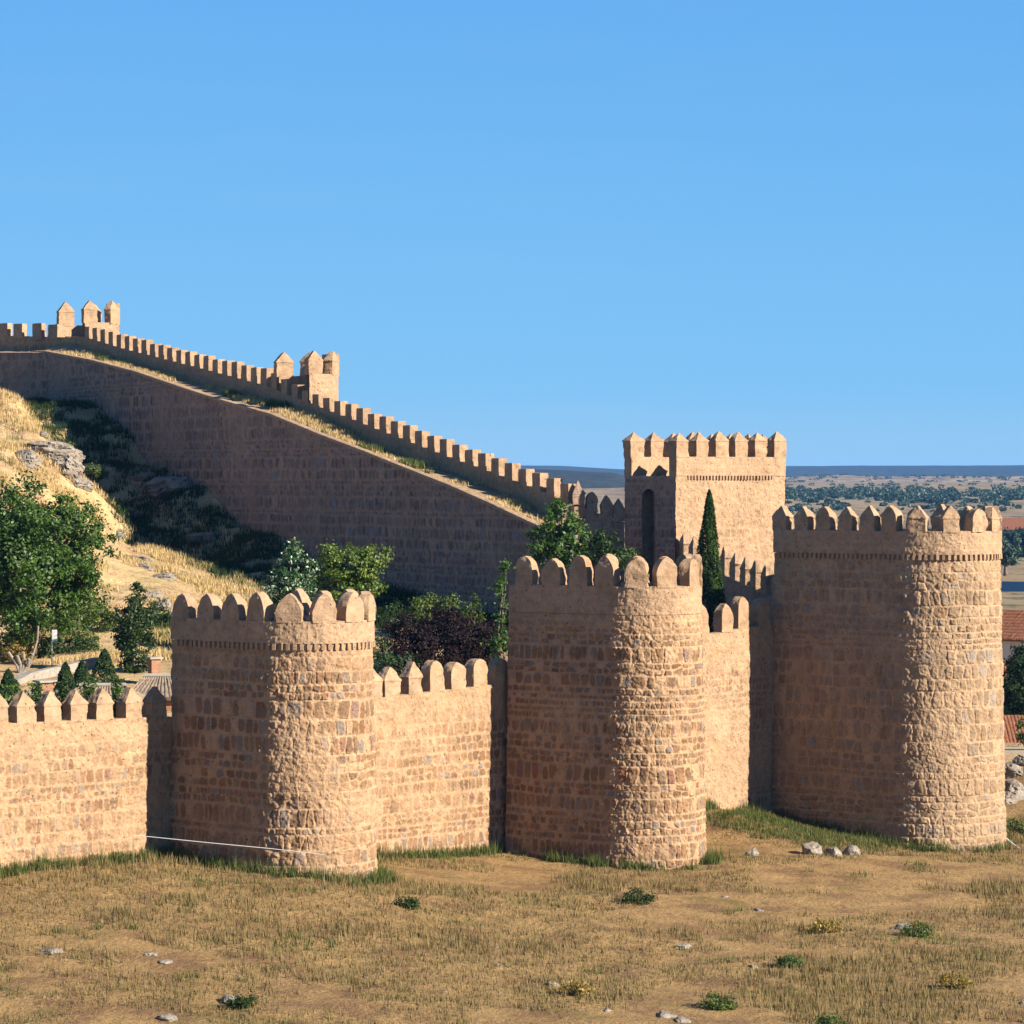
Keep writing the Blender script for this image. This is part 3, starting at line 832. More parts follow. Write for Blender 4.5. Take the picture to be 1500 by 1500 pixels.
# ------------------------------------------------------------------ square tower
root_q = empty('square_tower', (SQ[0], SQ[1], -14), 'tall square stone tower with pyramid topped merlons and a shaded arched doorway', 'tower')
back = np.array([-sin(a40), cos(a40)])
def zq(py, Y=206.): return (HOR - py) * Y / F
z_fl, z_cr = zq(697), zq(669)
def flat_face(name, p0, dr, nr, length, z0, z1, seed, cover, mat, hole=None, amp=.035, step=.07):
    f = line_path(p0, dr, nr); s = np.arange(0, length + .001, step)
    zz = np.linspace(z0, z1, int((z1 - z0) / step))
    v, q, at = sheet(f, s, [(0, z, 1) for z in zz], seed, amp, cover, None, .38, (.5, .8), .3, .03)
    if hole is not None:
        cs, w, zs = hole                              # arched opening: centre, width, spring height
        Sg = np.repeat(s, len(zz)); Zg = np.tile(zz, len(s))
        inside = (np.abs(Sg - cs) < w / 2) & ((Zg < zs) | ((Sg - cs) ** 2 + (Zg - zs) ** 2 < (w / 2) ** 2))
        q = q[~inside[q].all(1)]
    return obj(name, v, q, mat, root_q, attrs=at)
flat_face('front_face', SQ, sq_d, sq_n, SQW, -14., z_fl - .02, 711, .08, M_RUST)
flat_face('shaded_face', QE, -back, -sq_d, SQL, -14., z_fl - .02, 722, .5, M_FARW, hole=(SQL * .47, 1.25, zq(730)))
flat_face('right_face', SQ + sq_d * SQW, back, sq_d, SQL, -14., z_fl - .02, 733, .3, M_RUST, step=.12)
flat_face('rear_face', QE + sq_d * SQW, -sq_d, -sq_n, SQW, -14., z_fl - .02, 744, .3, M_RUST, step=.12)
pc = [SQ, SQ + sq_d * SQW, QE + sq_d * SQW, QE]
obj('roof_terrace', [[p[0], p[1], z_fl - .05] for p in pc], [[0, 1, 2, 3]], M_WALK, root_q)
# door recess
mb = MB()
dc = QE - back * (SQL * .47)
inn = sq_d
mb.box([dc[0] + inn[0] * 1.0, dc[1] + inn[1] * 1.0, -6.5], np.array([*(back * 1.5), 0]), np.array([*(inn * .1), 0]), [0, 0, 12])
for sgn in (-1, 1):
    c = dc + back * sgn * .66 + inn * .5
    mb.box([c[0], c[1], -6.5], np.array([*(back * .06), 0]), np.array([*(inn * .9), 0]), [0, 0, 11.9])
n = mb.n
mb.build('doorway', M_FARW, root_q, attrs={'stone': np.full(n, .2), 'mortar': np.full(n, .5)})
def sq_parapet(p0, dr, nr, length, seed, z0, overh=.06):
    f = line_path(p0, dr, nr); s = np.arange(0, length + .001, .07)
    prof = [(-.2, z0, 0)] + [(overh, z0 + (z_cr - z0) * kk, 1) for kk in np.linspace(0, 1, 18)] + [(-.2, z_cr, 0), (-.4, z_cr, 0), (-.58, z_cr, 0)] + [(-.6, z_cr + (z0 - z_cr) * kk, 0) for kk in np.linspace(0, 1, 12)]
    v, q, at = sheet(f, s, prof, seed, .03, .1, None, .3, (.3, .5), .3, 0, rough=.035)
    nv = len(prof)
    obj('parapet', v, q, M_RUST, root_q, polys=[list(range(nv))[::-1], [(len(s) - 1) * nv + j for j in range(nv)]], attrs=at)
sq_parapet(SQ, sq_d, sq_n, SQW, 751, z_fl)
sq_parapet(QE + sq_d * SQW, -sq_d, -sq_n, SQW, 752, z_fl)
sq_parapet(SQ + sq_d * SQW + back * .62, back, sq_d, SQL - 1.24, 753, z_fl)
v, q, n = dentils(line_path(SQ, sq_d, sq_n), .8, SQW - 1.2, z_fl - .24, z_fl, .26, .13, 5)
obj('dentil_course', v, q, M_RUST, root_q, attrs={'stone': np.full(n, .3), 'mortar': np.full(n, .8)})
for i, sg in enumerate(np.linspace(.5, SQW - .5, 6)):
    p = SQ + sq_d * sg
    merlon('merlon', root_q, p + sq_n * .06, sq_d, sq_n, z_cr - .06, 1.05, .66, .98, .52, 'pyramid', M_RUST, 7600 + i)
for i, sg in enumerate(np.linspace(.5, SQW - .5, 6)):
    p = QE + sq_d * sg
    merlon('merlon', root_q, p - sq_n * .06, -sq_d, -sq_n, z_cr - .06, 1.05, .66, .98, .52, 'pyramid', M_RUST, 7700 + i)
for i, sg in enumerate((1.7, 3.0)):
    p = SQ + sq_d * SQW + back * sg
    merlon('merlon', root_q, p + sq_d * .06, back, sq_d, z_cr - .06, .95, .66, .98, .52, 'pyramid', M_RUST, 7800 + i)

# ------------------------------------------------------------------ wall dropping from the square tower to the tall tower
K0 = W(998, 780, 204.6)[:2]; K1 = W(1146, 880, 184.5)[:2]
root_k = empty('descending_wall', ((K0[0] + K1[0]) / 2, (K0[1] + K1[1]) / 2, -14), 'steeply stepping dark parapet behind the cypress below the square tower', 'wall')
dk = (K1 - K0) / np.linalg.norm(K1 - K0); nk = np.array([dk[1], -dk[0]])
if nk[0] > 0: nk = -nk
fk = line_path(K0, dk, nk); s = np.arange(0, np.linalg.norm(K1 - K0), .1)
pk, _ = fk(s); zc = (HOR - np.interp(px_of(pk), [995, 1060, 1125, 1150], [818, 842, 873, 886])) * pk[:, 1] / F
prof = [(0, zc - 8 * (1 - kk), 1) for kk in np.linspace(0, 1, 80)] + [(-.3, zc, 0), (-.55, zc - .02, 0), (-.57, zc - 4, 0), (-.6, zc - 10, 0)]
v, q, at = sheet(fk, s, prof, 801, .05, .4, None, .42)
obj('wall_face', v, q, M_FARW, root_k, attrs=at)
for i, px in enumerate((998, 1012, 1028, 1043, 1058, 1073, 1088, 1103, 1118, 1134)):
    p = line_at_px(K0, dk, np.array([px]))[0]
    zt = (HOR - np.interp(px, [995, 1060, 1125, 1150], [818, 842, 873, 886])) * p[1] / F
    merlon('merlon', root_k, p, dk, nk, zt - .08, 1.05, .5, .95, .62, 'gable', M_PALE, 8100 + i)

# ------------------------------------------------------------------ plants
def leaves(points, size, seed, outw=None, flat=.0, aspect=.55):
    """one quad per point, randomly turned; returns verts, quads, attr"""
    r = np.random.default_rng(seed); n = len(points)
    a = r.normal(size=(n, 3))
    if outw is not None: a = a * .8 + outw * 1.0
    a[:, 2] += flat
    a /= np.linalg.norm(a, axis=1, keepdims=True) + 1e-9
    t = np.cross(a, r.normal(size=(n, 3))); t /= np.linalg.norm(t, axis=1, keepdims=True) + 1e-9
    b = np.cross(a, t)
    sz = size * r.uniform(.6, 1.25, (n, 1))
    v = np.stack([points - t * sz, points + b * sz * aspect, points + t * sz, points - b * sz * aspect], 1).reshape(-1, 3)
    q = np.arange(n * 4).reshape(-1, 4)
    c = np.repeat(np.clip(r.normal(.45, .25, n), 0, 1), 4)
    return v, q, c

def crown_points(blobs, ncl, per, cr, seed, shell=.5):
    """blobs: (centre, (rx,ry,rz)); leaf points gathered in clumps over the blobs' volume, denser near the surface"""
    r = np.random.default_rng(seed)
    vol = np.array([b[1][0] * b[1][1] * b[1][2] for b in blobs]) ** .8; vol /= vol.sum()
    P = []; O = []; T = []
    for k in range(ncl):
        b = blobs[r.choice(len(blobs), p=vol)]
        u = r.normal(size=3); u /= np.linalg.norm(u)
        rad = shell + (1.06 - shell) * r.random() ** .6
        rad *= 1 + .16 * float(vnoise(u[0] * 2.2 + seed, u[1] * 2.2, u[2] * 2.2))
        c = np.array(b[0]) + u * np.array(b[1]) * rad
        c_r = cr * r.uniform(.6, 1.3)
        m = int(per * r.uniform(.6, 1.3))
        pts = c + r.normal(size=(m, 3)) * c_r * np.array([1, 1, .75]) * .55
        P.append(pts)
        oo = (pts - c) / (np.linalg.norm(pts - c, axis=1, keepdims=True) + 1e-6) * .5 + u * .9
        O.append(oo); T.append(np.full(m, r.uniform(-.16, .16)))
    return np.concatenate(P), np.concatenate(O), np.concatenate(T)

def tree(name, label, cat, base, blobs, mat, ncl, per, cr, leaf, seed, trunk_r=.14, group=None, bark=None, shell=.45, flat=.2, limbs=7, cname='crown', aspect=.55):
    root = empty(name, base, label, cat, group)
    P, O, T = crown_points(blobs, ncl, per, cr, seed, shell)
    v, q, c = leaves(P, leaf, seed + 1, O, flat, aspect)
    c = np.clip(c + np.repeat(T, 4), 0, 1)
    obj(cname, v, q, mat, root, attrs={'leaf': c})
    mb = MB(); r = np.random.default_rng(seed + 5)
    base = np.array(base, float)
    cen = np.mean([b[0] for b in blobs], 0)
    top = np.array(blobs[0][0])
    mid = base * .45 + top * .55 + r.normal(size=3) * .15
    mb.tube([base - [0, 0, .3], base * .75 + top * .25 + r.normal(size=3) * .08, mid, top], [trunk_r * 1.25, trunk_r, trunk_r * .7, trunk_r * .25])
    for i in range(limbs):
        b = blobs[i % len(blobs)]
        u = r.normal(size=3); u /= np.linalg.norm(u)
        e = np.array(b[0]) + u * np.array(b[1]) * .75
        f = r.uniform(.3, .8); st_ = base * (1 - f) + top * f
        mb.tube([st_, (st_ + e) / 2 + r.normal(size=3) * .12 + [0, 0, .1], e], [trunk_r * .5, trunk_r * .33, trunk_r * .1], 6)
    mb.build('trunk', bark or M_BARK, root, smooth=True)
    return root

def gz(px, Y):
    X = (px - 750) * Y / F
    return np.array([X, Y, float(terrain(np.array([X]), np.array([Y]))[0])])
def bl(px, py, Y, rx, rz, ry=None): return (W(px, py, Y), (rx, ry if ry else rx, rz))

# big tree at left
tree('broadleaf_tree', 'big round green tree on the slope at the left edge', 'tree', gz(46, 187),
     [bl(55, 775, 187, 3.3, 2.6), bl(15, 820, 186, 3.3, 3.2), bl(112, 800, 187, 1.9, 2.6), bl(70, 860, 186, 2.6, 2.6), bl(110, 870, 187, 1.5, 1.9), bl(30, 905, 186, 2.0, 1.4), bl(-30, 800, 187, 2.6, 3.2)],
     L_GREEN, 620, 84, .52, .115, 21, .22, limbs=10, shell=.15)
tree('shrub', 'yellow green bush beside the big round tree', 'shrub', gz(118, 196), [bl(120, 885, 196, .9, 1.2), bl(112, 925, 195.5, 1.0, .8), bl(133, 905, 196, .6, .6)], L_OLIVE, 50, 45, .32, .09, 22, .05)
tree('poplar_tree', 'narrow dark green poplar left of the lowest tower', 'tree', gz(197, 181),
     [bl(199, 888, 181, .42, 1.25), bl(196, 918, 181, .72, 1.3), bl(177, 922, 181, .36, 1.2), bl(214, 918, 181, .4, 1.15), bl(197, 962, 181, .78, 1.2)], L_DEEP, 150, 50, .3, .095, 23, .09, bark=M_BARKP, flat=0)
tree('silver_poplar', 'silver leaved poplar behind the lowest tower', 'tree', gz(430, 188),
     [bl(428, 850, 188, .95, 1.6), bl(432, 806, 188, .32, 1.1), bl(456, 840, 188, .4, 1.05), bl(410, 872, 188, .8, 1.4), bl(440, 885, 188, 1.2, 1.3), bl(384, 888, 188, .3, .4)], L_SILVER, 210, 46, .28, .10, 24, .09, bark=M_BARKP, flat=0)
tree('round_tree', 'bright green round tree beside the silver poplar', 'tree', gz(522, 196),
     [bl(515, 830, 196, 1.5, 1.2), bl(550, 815, 196, .95, .65), bl(490, 820, 196, .8, .8), bl(510, 868, 196, 1.5, 1.1), bl(540, 850, 196, .9, .9), bl(478, 850, 196, .6, .8)], L_ROUND, 220, 50, .34, .105, 25, .11)
for i, (px, py, Y, rx, rz, mat_, lab) in enumerate(((14, 682, 246, 1.5, 1.0, L_DEEP, 'dark green bush under the broad outcrop at the left edge'), (138, 688, 256, .7, .4, L_OLIVE, 'yellow green bush on the shadow line of the hill'),
        (166, 742, 249, .5, .4, L_OLIVE, 'small olive bush below the sharp boulder'), (150, 905, 198, .8, .7, L_OLIVE, 'olive bush on the dry slope left of the poplar'),
        (100, 948, 190, 1.0, .9, L_DEEP, 'dark bush beside the small white sign'), (125, 945, 191, .7, .6, L_OLIVE, 'brownish bush left of the poplar foot'),
        (232, 905, 200, .7, .8, L_DEEP, 'dark bush between the poplar and the lowest tower'), (14, 955, 186, 1.2, .9, L_YEL, 'straw yellow bush at the left edge under the big tree'),
        (572, 905, 205, 1.3, .8, L_DEEP, 'dark bush standing in for the shadow behind the lowest tower'), (60, 945, 188, 1.1, .8, L_DEEP, 'shaded undergrowth at the foot of the big tree'), (95, 655, 254, .5, .25, L_GRASS, 'tiny green bush above the tilted slab'))):  # dark bush behind the lowest tower is added, standing in for ground shadow
    tree('hillside_bush', lab, 'bush', gz(px, Y), [bl(px, py, Y, rx, rz), bl(px + 9, py + 6, Y - .4, rx * .7, rz * .7)], mat_, 44, 44, .32, .085, 700 + i, .04, 'bushes on the hillside', limbs=4)
# dark purple plums and companions
for i, (px, py, Y, rx, rz, lab) in enumerate(((600, 945, 181, 1.6, 1.5, 'dark purple leaved shrub nearest the lowest tower'), (655, 935, 182, 1.7, 1.7, 'largest dark purple leaved shrub, above the middle of the merlon row'),
                                              (700, 945, 183, 1.4, 1.4, 'dark purple leaved shrub touching the middle tower'))):
    tree('purple_shrub', lab, 'shrub', gz(px, Y), [bl(px, py, Y, rx, rz), bl(px - 12, py + 25, Y - .4, rx * .8, rz * .7), bl(px + 14, py - 8, Y + .3, rx * .7, rz * .7)], L_PURPLE, 170, 60, .42, .085, 30 + i, .08, group='purple leaved shrubs behind the front wall')
tree('young_tree', 'dim olive young tree rising over the purple shrubs at left', 'tree', gz(625, 187), [bl(622, 895, 187, .9, .9), bl(610, 905, 187, .7, .6), bl(655, 890, 187, .6, .8), bl(662, 876, 187, .25, .35)], L_OLIVE, 60, 40, .3, .085, 34, .06)
tree('young_tree', 'yellow tipped young tree rising over the purple shrubs', 'tree', gz(692, 188), [bl(688, 905, 188, .6, .75), bl(695, 885, 188, .3, .45), bl(680, 915, 188, .6, .5)], L_OLIVE, 40, 40, .26, .085, 35, .06)
tree('leafy_bush', 'green leafy branches hanging against the left side of the middle tower', 'bush', gz(733, 175), [bl(737, 860, 175.5, .35, .9), bl(736, 905, 175.5, .35, .8), bl(730, 940, 175.5, .5, .8), bl(742, 835, 175.5, .2, .35)], L_GREEN, 46, 26, .26, .10, 36, .05)
tree('green_hedge', 'low green bush at the foot of the purple shrubs beside the lowest tower', 'bush', gz(568, 176), [bl(562, 950, 177, .7, .7), bl(580, 975, 176, 1.0, .6), bl(560, 975, 176, .6, .6)], L_DEEP, 46, 40, .3, .085, 37, .05)
tree('fig_tree', 'broad green tree in front of the end of the grassy walk', 'tree', gz(812, 196), [bl(818, 765, 196, 1.0, 1.0), bl(795, 790, 196, 1.1, 1.0), bl(840, 790, 196, 1.0, .9), bl(815, 812, 196, 1.5, .8), bl(822, 745, 196, .5, .5)], L_GREEN, 120, 46, .34, .115, 38, .1)
tree('small_tree', 'smaller green tree between the broad tree and the square tower', 'tree', gz(895, 193), [bl(885, 795, 193, .75, .75), bl(905, 815, 193, .9, .6), bl(880, 820, 193, .8, .6), bl(878, 780, 193, .3, .3)], L_DEEP, 66, 44, .3, .10, 39, .08)
tree('small_shrub', 'pale yellow green shrub peeping over the middle tower', 'shrub', gz(930, 189), [bl(932, 818, 189, .6, .35), bl(920, 826, 189, .6, .4)], L_OLIVE, 24, 40, .25, .085, 40, .05)
# cypress
def conifer(name, label, base, h, r0, mat, seed, n, leaf, group=None, power=.8, cat='tree'):
    r = np.random.default_rng(seed)
    t = r.random(n) ** 1.15
    ang = r.random(n) * 2 * pi
    prof = r0 * np.minimum(1, (1 - t) ** power * 1.15) * np.minimum(1, .45 + t * 4)
    rr = prof * (.62 + .42 * r.random(n) ** .5) * (1 + .34 * vnoise(np.cos(ang) * 1.6 + 5, np.sin(ang) * 1.6, t * 8, seed))
    base = np.array(base, float)
    P = np.stack([base[0] + np.cos(ang) * rr, base[1] + np.sin(ang) * rr, base[2] + .15 + t * h], 1)
    O = np.stack([np.cos(ang), np.sin(ang), np.full(n, .5)], 1)
    v, q, c = leaves(P, leaf, seed + 1, O, .3, .5)
    root = empty(name, base, label, cat, group)
    obj('crown', v, q, mat, root, attrs={'leaf': np.clip(c + np.repeat(.2 * vnoise(P[:, 0] * 2, P[:, 1] * 2, P[:, 2] * 2), 4), 0, 1)})
    mb = MB(); mb.tube([base - [0, 0, .3], base + [0, 0, h * .5], base + [0, 0, h * .93]], [.09, .05, .01]); mb.build('trunk', M_BARK, root)
b = gz(1039, 187); zt = W(1041, 722, 187)[2]
conifer('cypress_tree', 'tall slim dark cypress between the middle and tall towers', b, zt - b[2], .92, L_CYP, 50, 15000, .085, power=.66)
for i, (px, pyt, Y, r0, lab) in enumerate(((96, 975, 172, .55, 'small dark conifer beside the stone pier'), (120, 972, 173, .5, 'small conifer in front of the pale garden wall'),
                                           (153, 955, 174, .75, 'tallest small conifer left of the poplar'), (12, 985, 171, .55, 'small conifer at the left edge behind the front wall'))):
    b = gz(px, Y)
    conifer('small_conifer', lab, b, W(px, pyt, Y)[2] - b[2], r0, L_CON, 60 + i, 2600, .075, 'small conifers in the garden', .7)
# ivy over the inside of the lower left wall
fl = line_path(B1, d_, n_)
for i, (px, w, lab) in enumerate(((20, .8, 'thick ivy in the first gap of the pointed merlons'), (57, .45, 'ivy strand in the second gap of the pointed merlons'), (97, .5, 'ivy strand in the third gap of the pointed merlons'), (134, .5, 'ivy strand in the fourth gap of the pointed merlons'), (176, .3, 'ivy sprig in the fifth gap of the pointed merlons'))):
    p = line_at_px(B1 - n_ * 1.3, d_, np.array([px - 4]))[0]
    r = np.random.default_rng(900 + i)
    P = np.stack([p[0] + r.normal(size=700) * w * .42, p[1] + r.normal(size=700) * w * .42, -9.9 + r.normal(size=700) * .55 + .2], 1)
    P[:, 2] = np.clip(P[:, 2], -11.4, -8.9)
    v, q, c = leaves(P, .085, 910 + i, None, .2)
    mb_o = obj('ivy', v, q, L_GREEN if i != 2 else L_DEEP, attrs={'leaf': c}, at=[p[0], p[1], -11.4])
    tag(mb_o, lab, 'ivy', 'ivy behind the pointed merlons', 'thing')

# ------------------------------------------------------------------ rocks
def rock(name, label, c, r3, seed, group=None, rotz=0., sub=4):
    bm = bmesh.new(); bmesh.ops.create_icosphere(bm, subdivisions=sub, radius=1.0)
    co = np.array([v.co[:] for v in bm.verts])
    fa = np.array([[v.index for v in f.verts] for f in bm.faces]); bm.free()
    # cut by planes for a broken, blocky look
    r = np.random.default_rng(seed)
    for k in range(15):
        nn = r.normal(size=3); nn /= np.linalg.norm(nn); dd = r.uniform(.55, .9)
        dist = co @ nn - dd
        co = co - np.clip(dist, 0, None)[:, None] * nn * .92
    co = co * (1 + .16 * fbm(co[:, 0] * 1.6, co[:, 1] * 1.6, co[:, 2] * 1.6, 4, seed)[:, None])
    cr_ = np.abs(fbm(co[:, 0] * 2.2 + 4, co[:, 1] * 2.2, co[:, 2] * 5.2, 3, seed + 4))
    co = co * (1 - .16 * sst(.10, 0, cr_))[:, None]
    lay = fbm(co[:, 0] * 1.1 + 7, co[:, 1] * 1.1, co[:, 2] * 6.5, 4, seed + 8)
    co = co * (1 + .10 * lay)[:, None]
    co = co * np.array(r3)
    cz, sz_ = cos(rotz), sin(rotz)
    co = np.stack([co[:, 0] * cz - co[:, 1] * sz_, co[:, 0] * sz_ + co[:, 1] * cz, co[:, 2]], 1)
    o = obj(name, co + np.array(c), None, M_ROCK, tris=fa, at=c)
    return tag(o, label, 'rock', group)

def rk(px, Y, dz=0): 
    g = gz(px, Y); g[2] += dz; return g
def on_hill(px, py, y0=190, y1=290):
    """point of the terrain seen at a pixel"""
    Yv = np.arange(y0, y1, .5); X = (px - 750) * Yv / F
    z = terrain(X, Yv); zr = (HOR - py) * Yv / F
    k = np.where(z >= zr)[0]
    k = k[0] if len(k) else len(Yv) - 1
    return np.array([X[k], Yv[k], z[k]])
GR = 'granite outcrops on the lit hillside'
for px, py, r3, sd, lab in ((68, 668, (2.1, 1.5, 1.0), 1, 'broad cracked outcrop below the pale grass of the hillside'),
                            (100, 692, (1.3, 1.0, 1.0), 2, 'tilted grey slab outcrop above the big round tree'),
                            (127, 700, (.95, .8, .85), 3, 'sharp edged boulder on the shadow line of the hill'),
                            (60, 640, (.6, .5, .35), 12, 'small stone on the upper grassy hillside'),
                            (196, 822, (1.3, .9, .55), 4, 'flat grey slab outcrop low on the hillside'),
                            (240, 850, (1.0, .8, .45), 5, 'low rugged outcrop beside the lower hill shadow'),
                            (226, 880, (.9, .7, .7), 6, 'dark broken rock face behind the poplar'),
                            (171, 790, (.55, .45, .4), 7, 'pale upright stone on the shadow edge below the boulder'),
                            (245, 722, (1.9, 1.4, 1.3), 8, 'large boulder deep in the wall shadow'),
                            (215, 705, (1.0, .8, .6), 9, 'smaller boulder in the wall shadow'),
                            (300, 790, (1.3, 1.0, .6), 10, 'low boulder in the shadow near the wall foot'),
                            (38, 678, (1.2, .9, .9), 21, 'brown fractured rock at the left end of the broad outcrop'), (84, 684, (.9, .8, .7), 22, 'jagged rock between the broad outcrop and the tilted slab'),
                            (113, 712, (.9, .8, .7), 23, 'blocky rock under the sharp edged boulder just above the big tree'), (138, 705, (.6, .5, .55), 24, 'pointed stone right of the sharp edged boulder'),
                            (212, 832, (.9, .7, .4), 25, 'cracked rock at the right end of the flat grey slab'), (262, 842, (.8, .6, .35), 26, 'small ledge of rock above the lowest tower'),
                            (238, 895, (.8, .6, .8), 27, 'dark rock face just left of the lowest tower'), (20, 612, (.5, .4, .3), 28, 'little stone near the top of the hill at the left edge'),
                            (200, 760, (.9, .7, .5), 29, 'middle boulder in the wall shadow'), (262, 765, (.7, .6, .4), 30, 'small boulder in the wall shadow below the large one')):
    c = on_hill(px, py)
    rock('rock_outcrop', lab, c + np.array([0, .4, -.12]), [k * (1.35 if sd in (1, 2, 3, 4, 8) else 1.2) for k in r3], sd, GR, sd * .7, 5)
BK = 'stones on the grassy bank'
for i, (px, Y, r, lab) in enumerate(((1102, 168.5, .45, 'white stone alone on the left of the grassy bank'), (1190, 170.5, .75, 'biggest pale stone of the bank below the tall tower'),
                                     (1222, 171.0, .6, 'pale stone second from the right on the bank'), (1250, 171.3, .5, 'rightmost pale stone at the tall tower foot'))):
    rock('bank_stone', lab, rk(px, Y, .08), (r, r * .8, r * .8), 40 + i, BK, i, 3)
for i, (px, py, r3, lab) in enumerate(((1478, 1135, (1.0, 1.3, .8), 'upper rugged rock right of the tall tower'), (1487, 1165, (1.3, 1.4, .9), 'largest rugged rock right of the tall tower'), (1475, 1178, (.7, .9, .5), 'low rock tucked against the tall tower edge'),
                                       (1497, 1120, (.8, .9, .5), 'rock under the pale concrete wall'))):
    c = on_hill(px, py, 180, 214); rock('roadside_rock', lab, c, r3, 60 + i, 'rocks on the slope right of the tall tower', i)
# loose stones in the foreground field and on the hill
fs = [(X, Y) for X, Y in zip(rng.uniform(-24, 26, 46), rng.uniform(117, 157, 46)) if (np.array([X, Y]) - B1) @ n_ > 11]
for i, (X, Y) in enumerate(fs):
    r = float(rng.uniform(.14, .5)); z = float(terrain(np.array([X]), np.array([Y]))[0])
    rock('field_stone', 'weathered granite stone lying in the dry grass below the walls', [X, Y, z - .04], (r * 1.3, r, r * .62), 200 + i, 'loose stones in the foreground grass', i, 3)
for i in range(16):
    X, Y = float(rng.uniform(-22, 27)), float(rng.uniform(118, 152))
    if (np.array([X, Y]) - B1) @ n_ < 12.5: continue
    z = float(terrain(np.array([X]), np.array([Y]))[0]); w_ = float(rng.uniform(.28, .6)); g = np.array([X, Y, z])
    tree('thorn_bush', 'low scrubby thorn bush in the dry field below the walls', 'bush', g, [(g + [0, 0, w_ * .5], (w_ * 1.2, w_ * 1.1, w_ * .6)), (g + [w_ * .8, 0, w_ * .3], (w_ * .7, w_ * .7, w_ * .4))], (L_OLIVE, L_WEED, L_YEL)[i % 3], 34, 40, .2, .055, 800 + i, .03, 'thorn bushes in the foreground field', limbs=4)
# crags along the far ridge
for i, (px, py, r3, lab) in enumerate(((1208, 705, (9, 8, 5.0), 'dark crag on the far ridge nearest the square tower'), (1222, 703, (10, 8, 4.0), 'pale crag on the far ridge beside the dark crag'),
                                       (1413, 700, (5, 5, 2.6), 'rounded crag on the far ridge above the tall tower merlons'), (1425, 701, (4, 4, 2.0), 'smaller crag right of the rounded far crag'), (1245, 701, (6, 5, 2.0), 'low flat crag on the far ridge'))):
    X = (px - 750) * 4120 / F
    rock('ridge_crag', lab, [X, 4120, (HOR - py) * 4120 / F - 1.0], r3, 80 + i, 'crags on the far ridge', i, 3)

# ------------------------------------------------------------------ grass (stuff)
def blades(P, h, seed, spread=.16, per=6, width=.022, bend=.5):
    r = np.random.default_rng(seed); n = len(P)
    P = np.repeat(P, per, 0); m = len(P)
    a = r.random(m) * 2 * pi; lean = r.uniform(.1, 1, m) * bend
    hh = (np.repeat(np.broadcast_to(h, (n,)), per)) * r.uniform(.5, 1.2, m)
    base = P + np.stack([r.normal(size=m) * spread, r.normal(size=m) * spread, np.full(m, -.03)], 1)
    dirn = np.stack([np.cos(a) * lean, np.sin(a) * lean, np.ones(m)], 1)
    side_ = np.stack([-np.sin(a), np.cos(a), np.zeros(m)], 1) * width
    tip = base + dirn * hh[:, None]
    v = np.stack([base - side_, base + side_, tip], 1).reshape(-1, 3)
    c = np.repeat(np.clip(np.repeat(r.uniform(0, 1, n), per) * .6 + r.uniform(0, .4, m), 0, 1), 3)
    return v, np.arange(m * 3).reshape(-1, 3), c
def scatter(n, x0, x1, y0, y1, keep, seed):
    r = np.random.default_rng(seed)
    x = r.uniform(x0, x1, n); y = r.uniform(y0, y1, n)
    m = keep(x, y); x, y = x[m], y[m]
    return np.stack([x, y, terrain(x, y)], 1)
def g_of(x, y): return (np.stack([x, y], 1) - B1) @ (-n_)
# hillside
def gul(x, y): return (np.stack([x, y], 1) - R_IN0) @ r_in
P = scatter(90000, -52, -10, 185, 285, lambda x, y: (side(np.stack([x, y], 1), R_IN0, R_IN0 + r_w) > .5) & (fbm(x * .3, y * .3, octv=3, seed=61) > -.04) & (gul(x, y) > 7.5 + 2 * fbm(x * .2, y * .2, octv=2, seed=62)) & (px_of(np.stack([x, y], 1)) > -40), 71)
v, t, c = blades(P, .42, 72, .2, 5, .03)
tag(obj('hillside_grass', v, None, L_DRY, tris=t, attrs={'leaf': c}), 'long dry yellow grass covering the hillside under the sloping wall', 'grass', kind='stuff')
P = scatter(16000, -52, -10, 185, 285, lambda x, y: (side(np.stack([x, y], 1), R_IN0, R_IN0 + r_w) > .5) & (fbm(x * .25, y * .25, octv=3, seed=65) > .40) & (px_of(np.stack([x, y], 1)) > -40), 73)
v, t, c = blades(P, .55, 74, .25, 9, .03)
tag(obj('hillside_weeds', v, None, L_GRASS, tris=t, attrs={'leaf': c}), 'green weeds growing in patches on the hillside', 'weeds', kind='stuff')
P = scatter(60000, -52, 6, 196, 285, lambda x, y: (gul(x, y) > .2) & (gul(x, y) < 9.5) & (fbm(x * .35, y * .35, octv=3, seed=66) > -.22), 75)  # weeds coloured dark and kept to the shadowed strip to deepen its shade
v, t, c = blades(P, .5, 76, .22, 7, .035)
tag(obj('gully_shade_weeds', v, None, L_WEED, tris=t, attrs={'leaf': c}), 'dark green weeds deepening the shade in the gully along the foot of the sloping wall', 'weeds', kind='stuff')
# walkway
idx = rng.integers(0, len(np.arange(0, L, .11)), 3600); kk = rng.integers(2, 13, 3600)
keep = (fbm(idx * .035, kk * .12, octv=2, seed=81) > -.1)
P = WK[idx[keep], kk[keep]] + np.array([0, 0, .0])
v, t, c = blades(P, .32, 82, .14, 6, .03)
tag(obj('walkway_grass', v, None, L_DRY, tris=t, attrs={'leaf': c}), 'dry grass growing along the top of the sloping wall', 'grass', kind='stuff')
keep = (fbm(idx * .03 + 40, kk * .12, octv=2, seed=85) > .42)
P = WK[idx[keep], kk[keep]]
v, t, c = blades(P, .5, 86, .22, 10, .035)
tag(obj('walkway_weeds', v, None, L_GRASS, tris=t, attrs={'leaf': c}), 'green weeds in clumps on top of the sloping wall', 'weeds', kind='stuff')
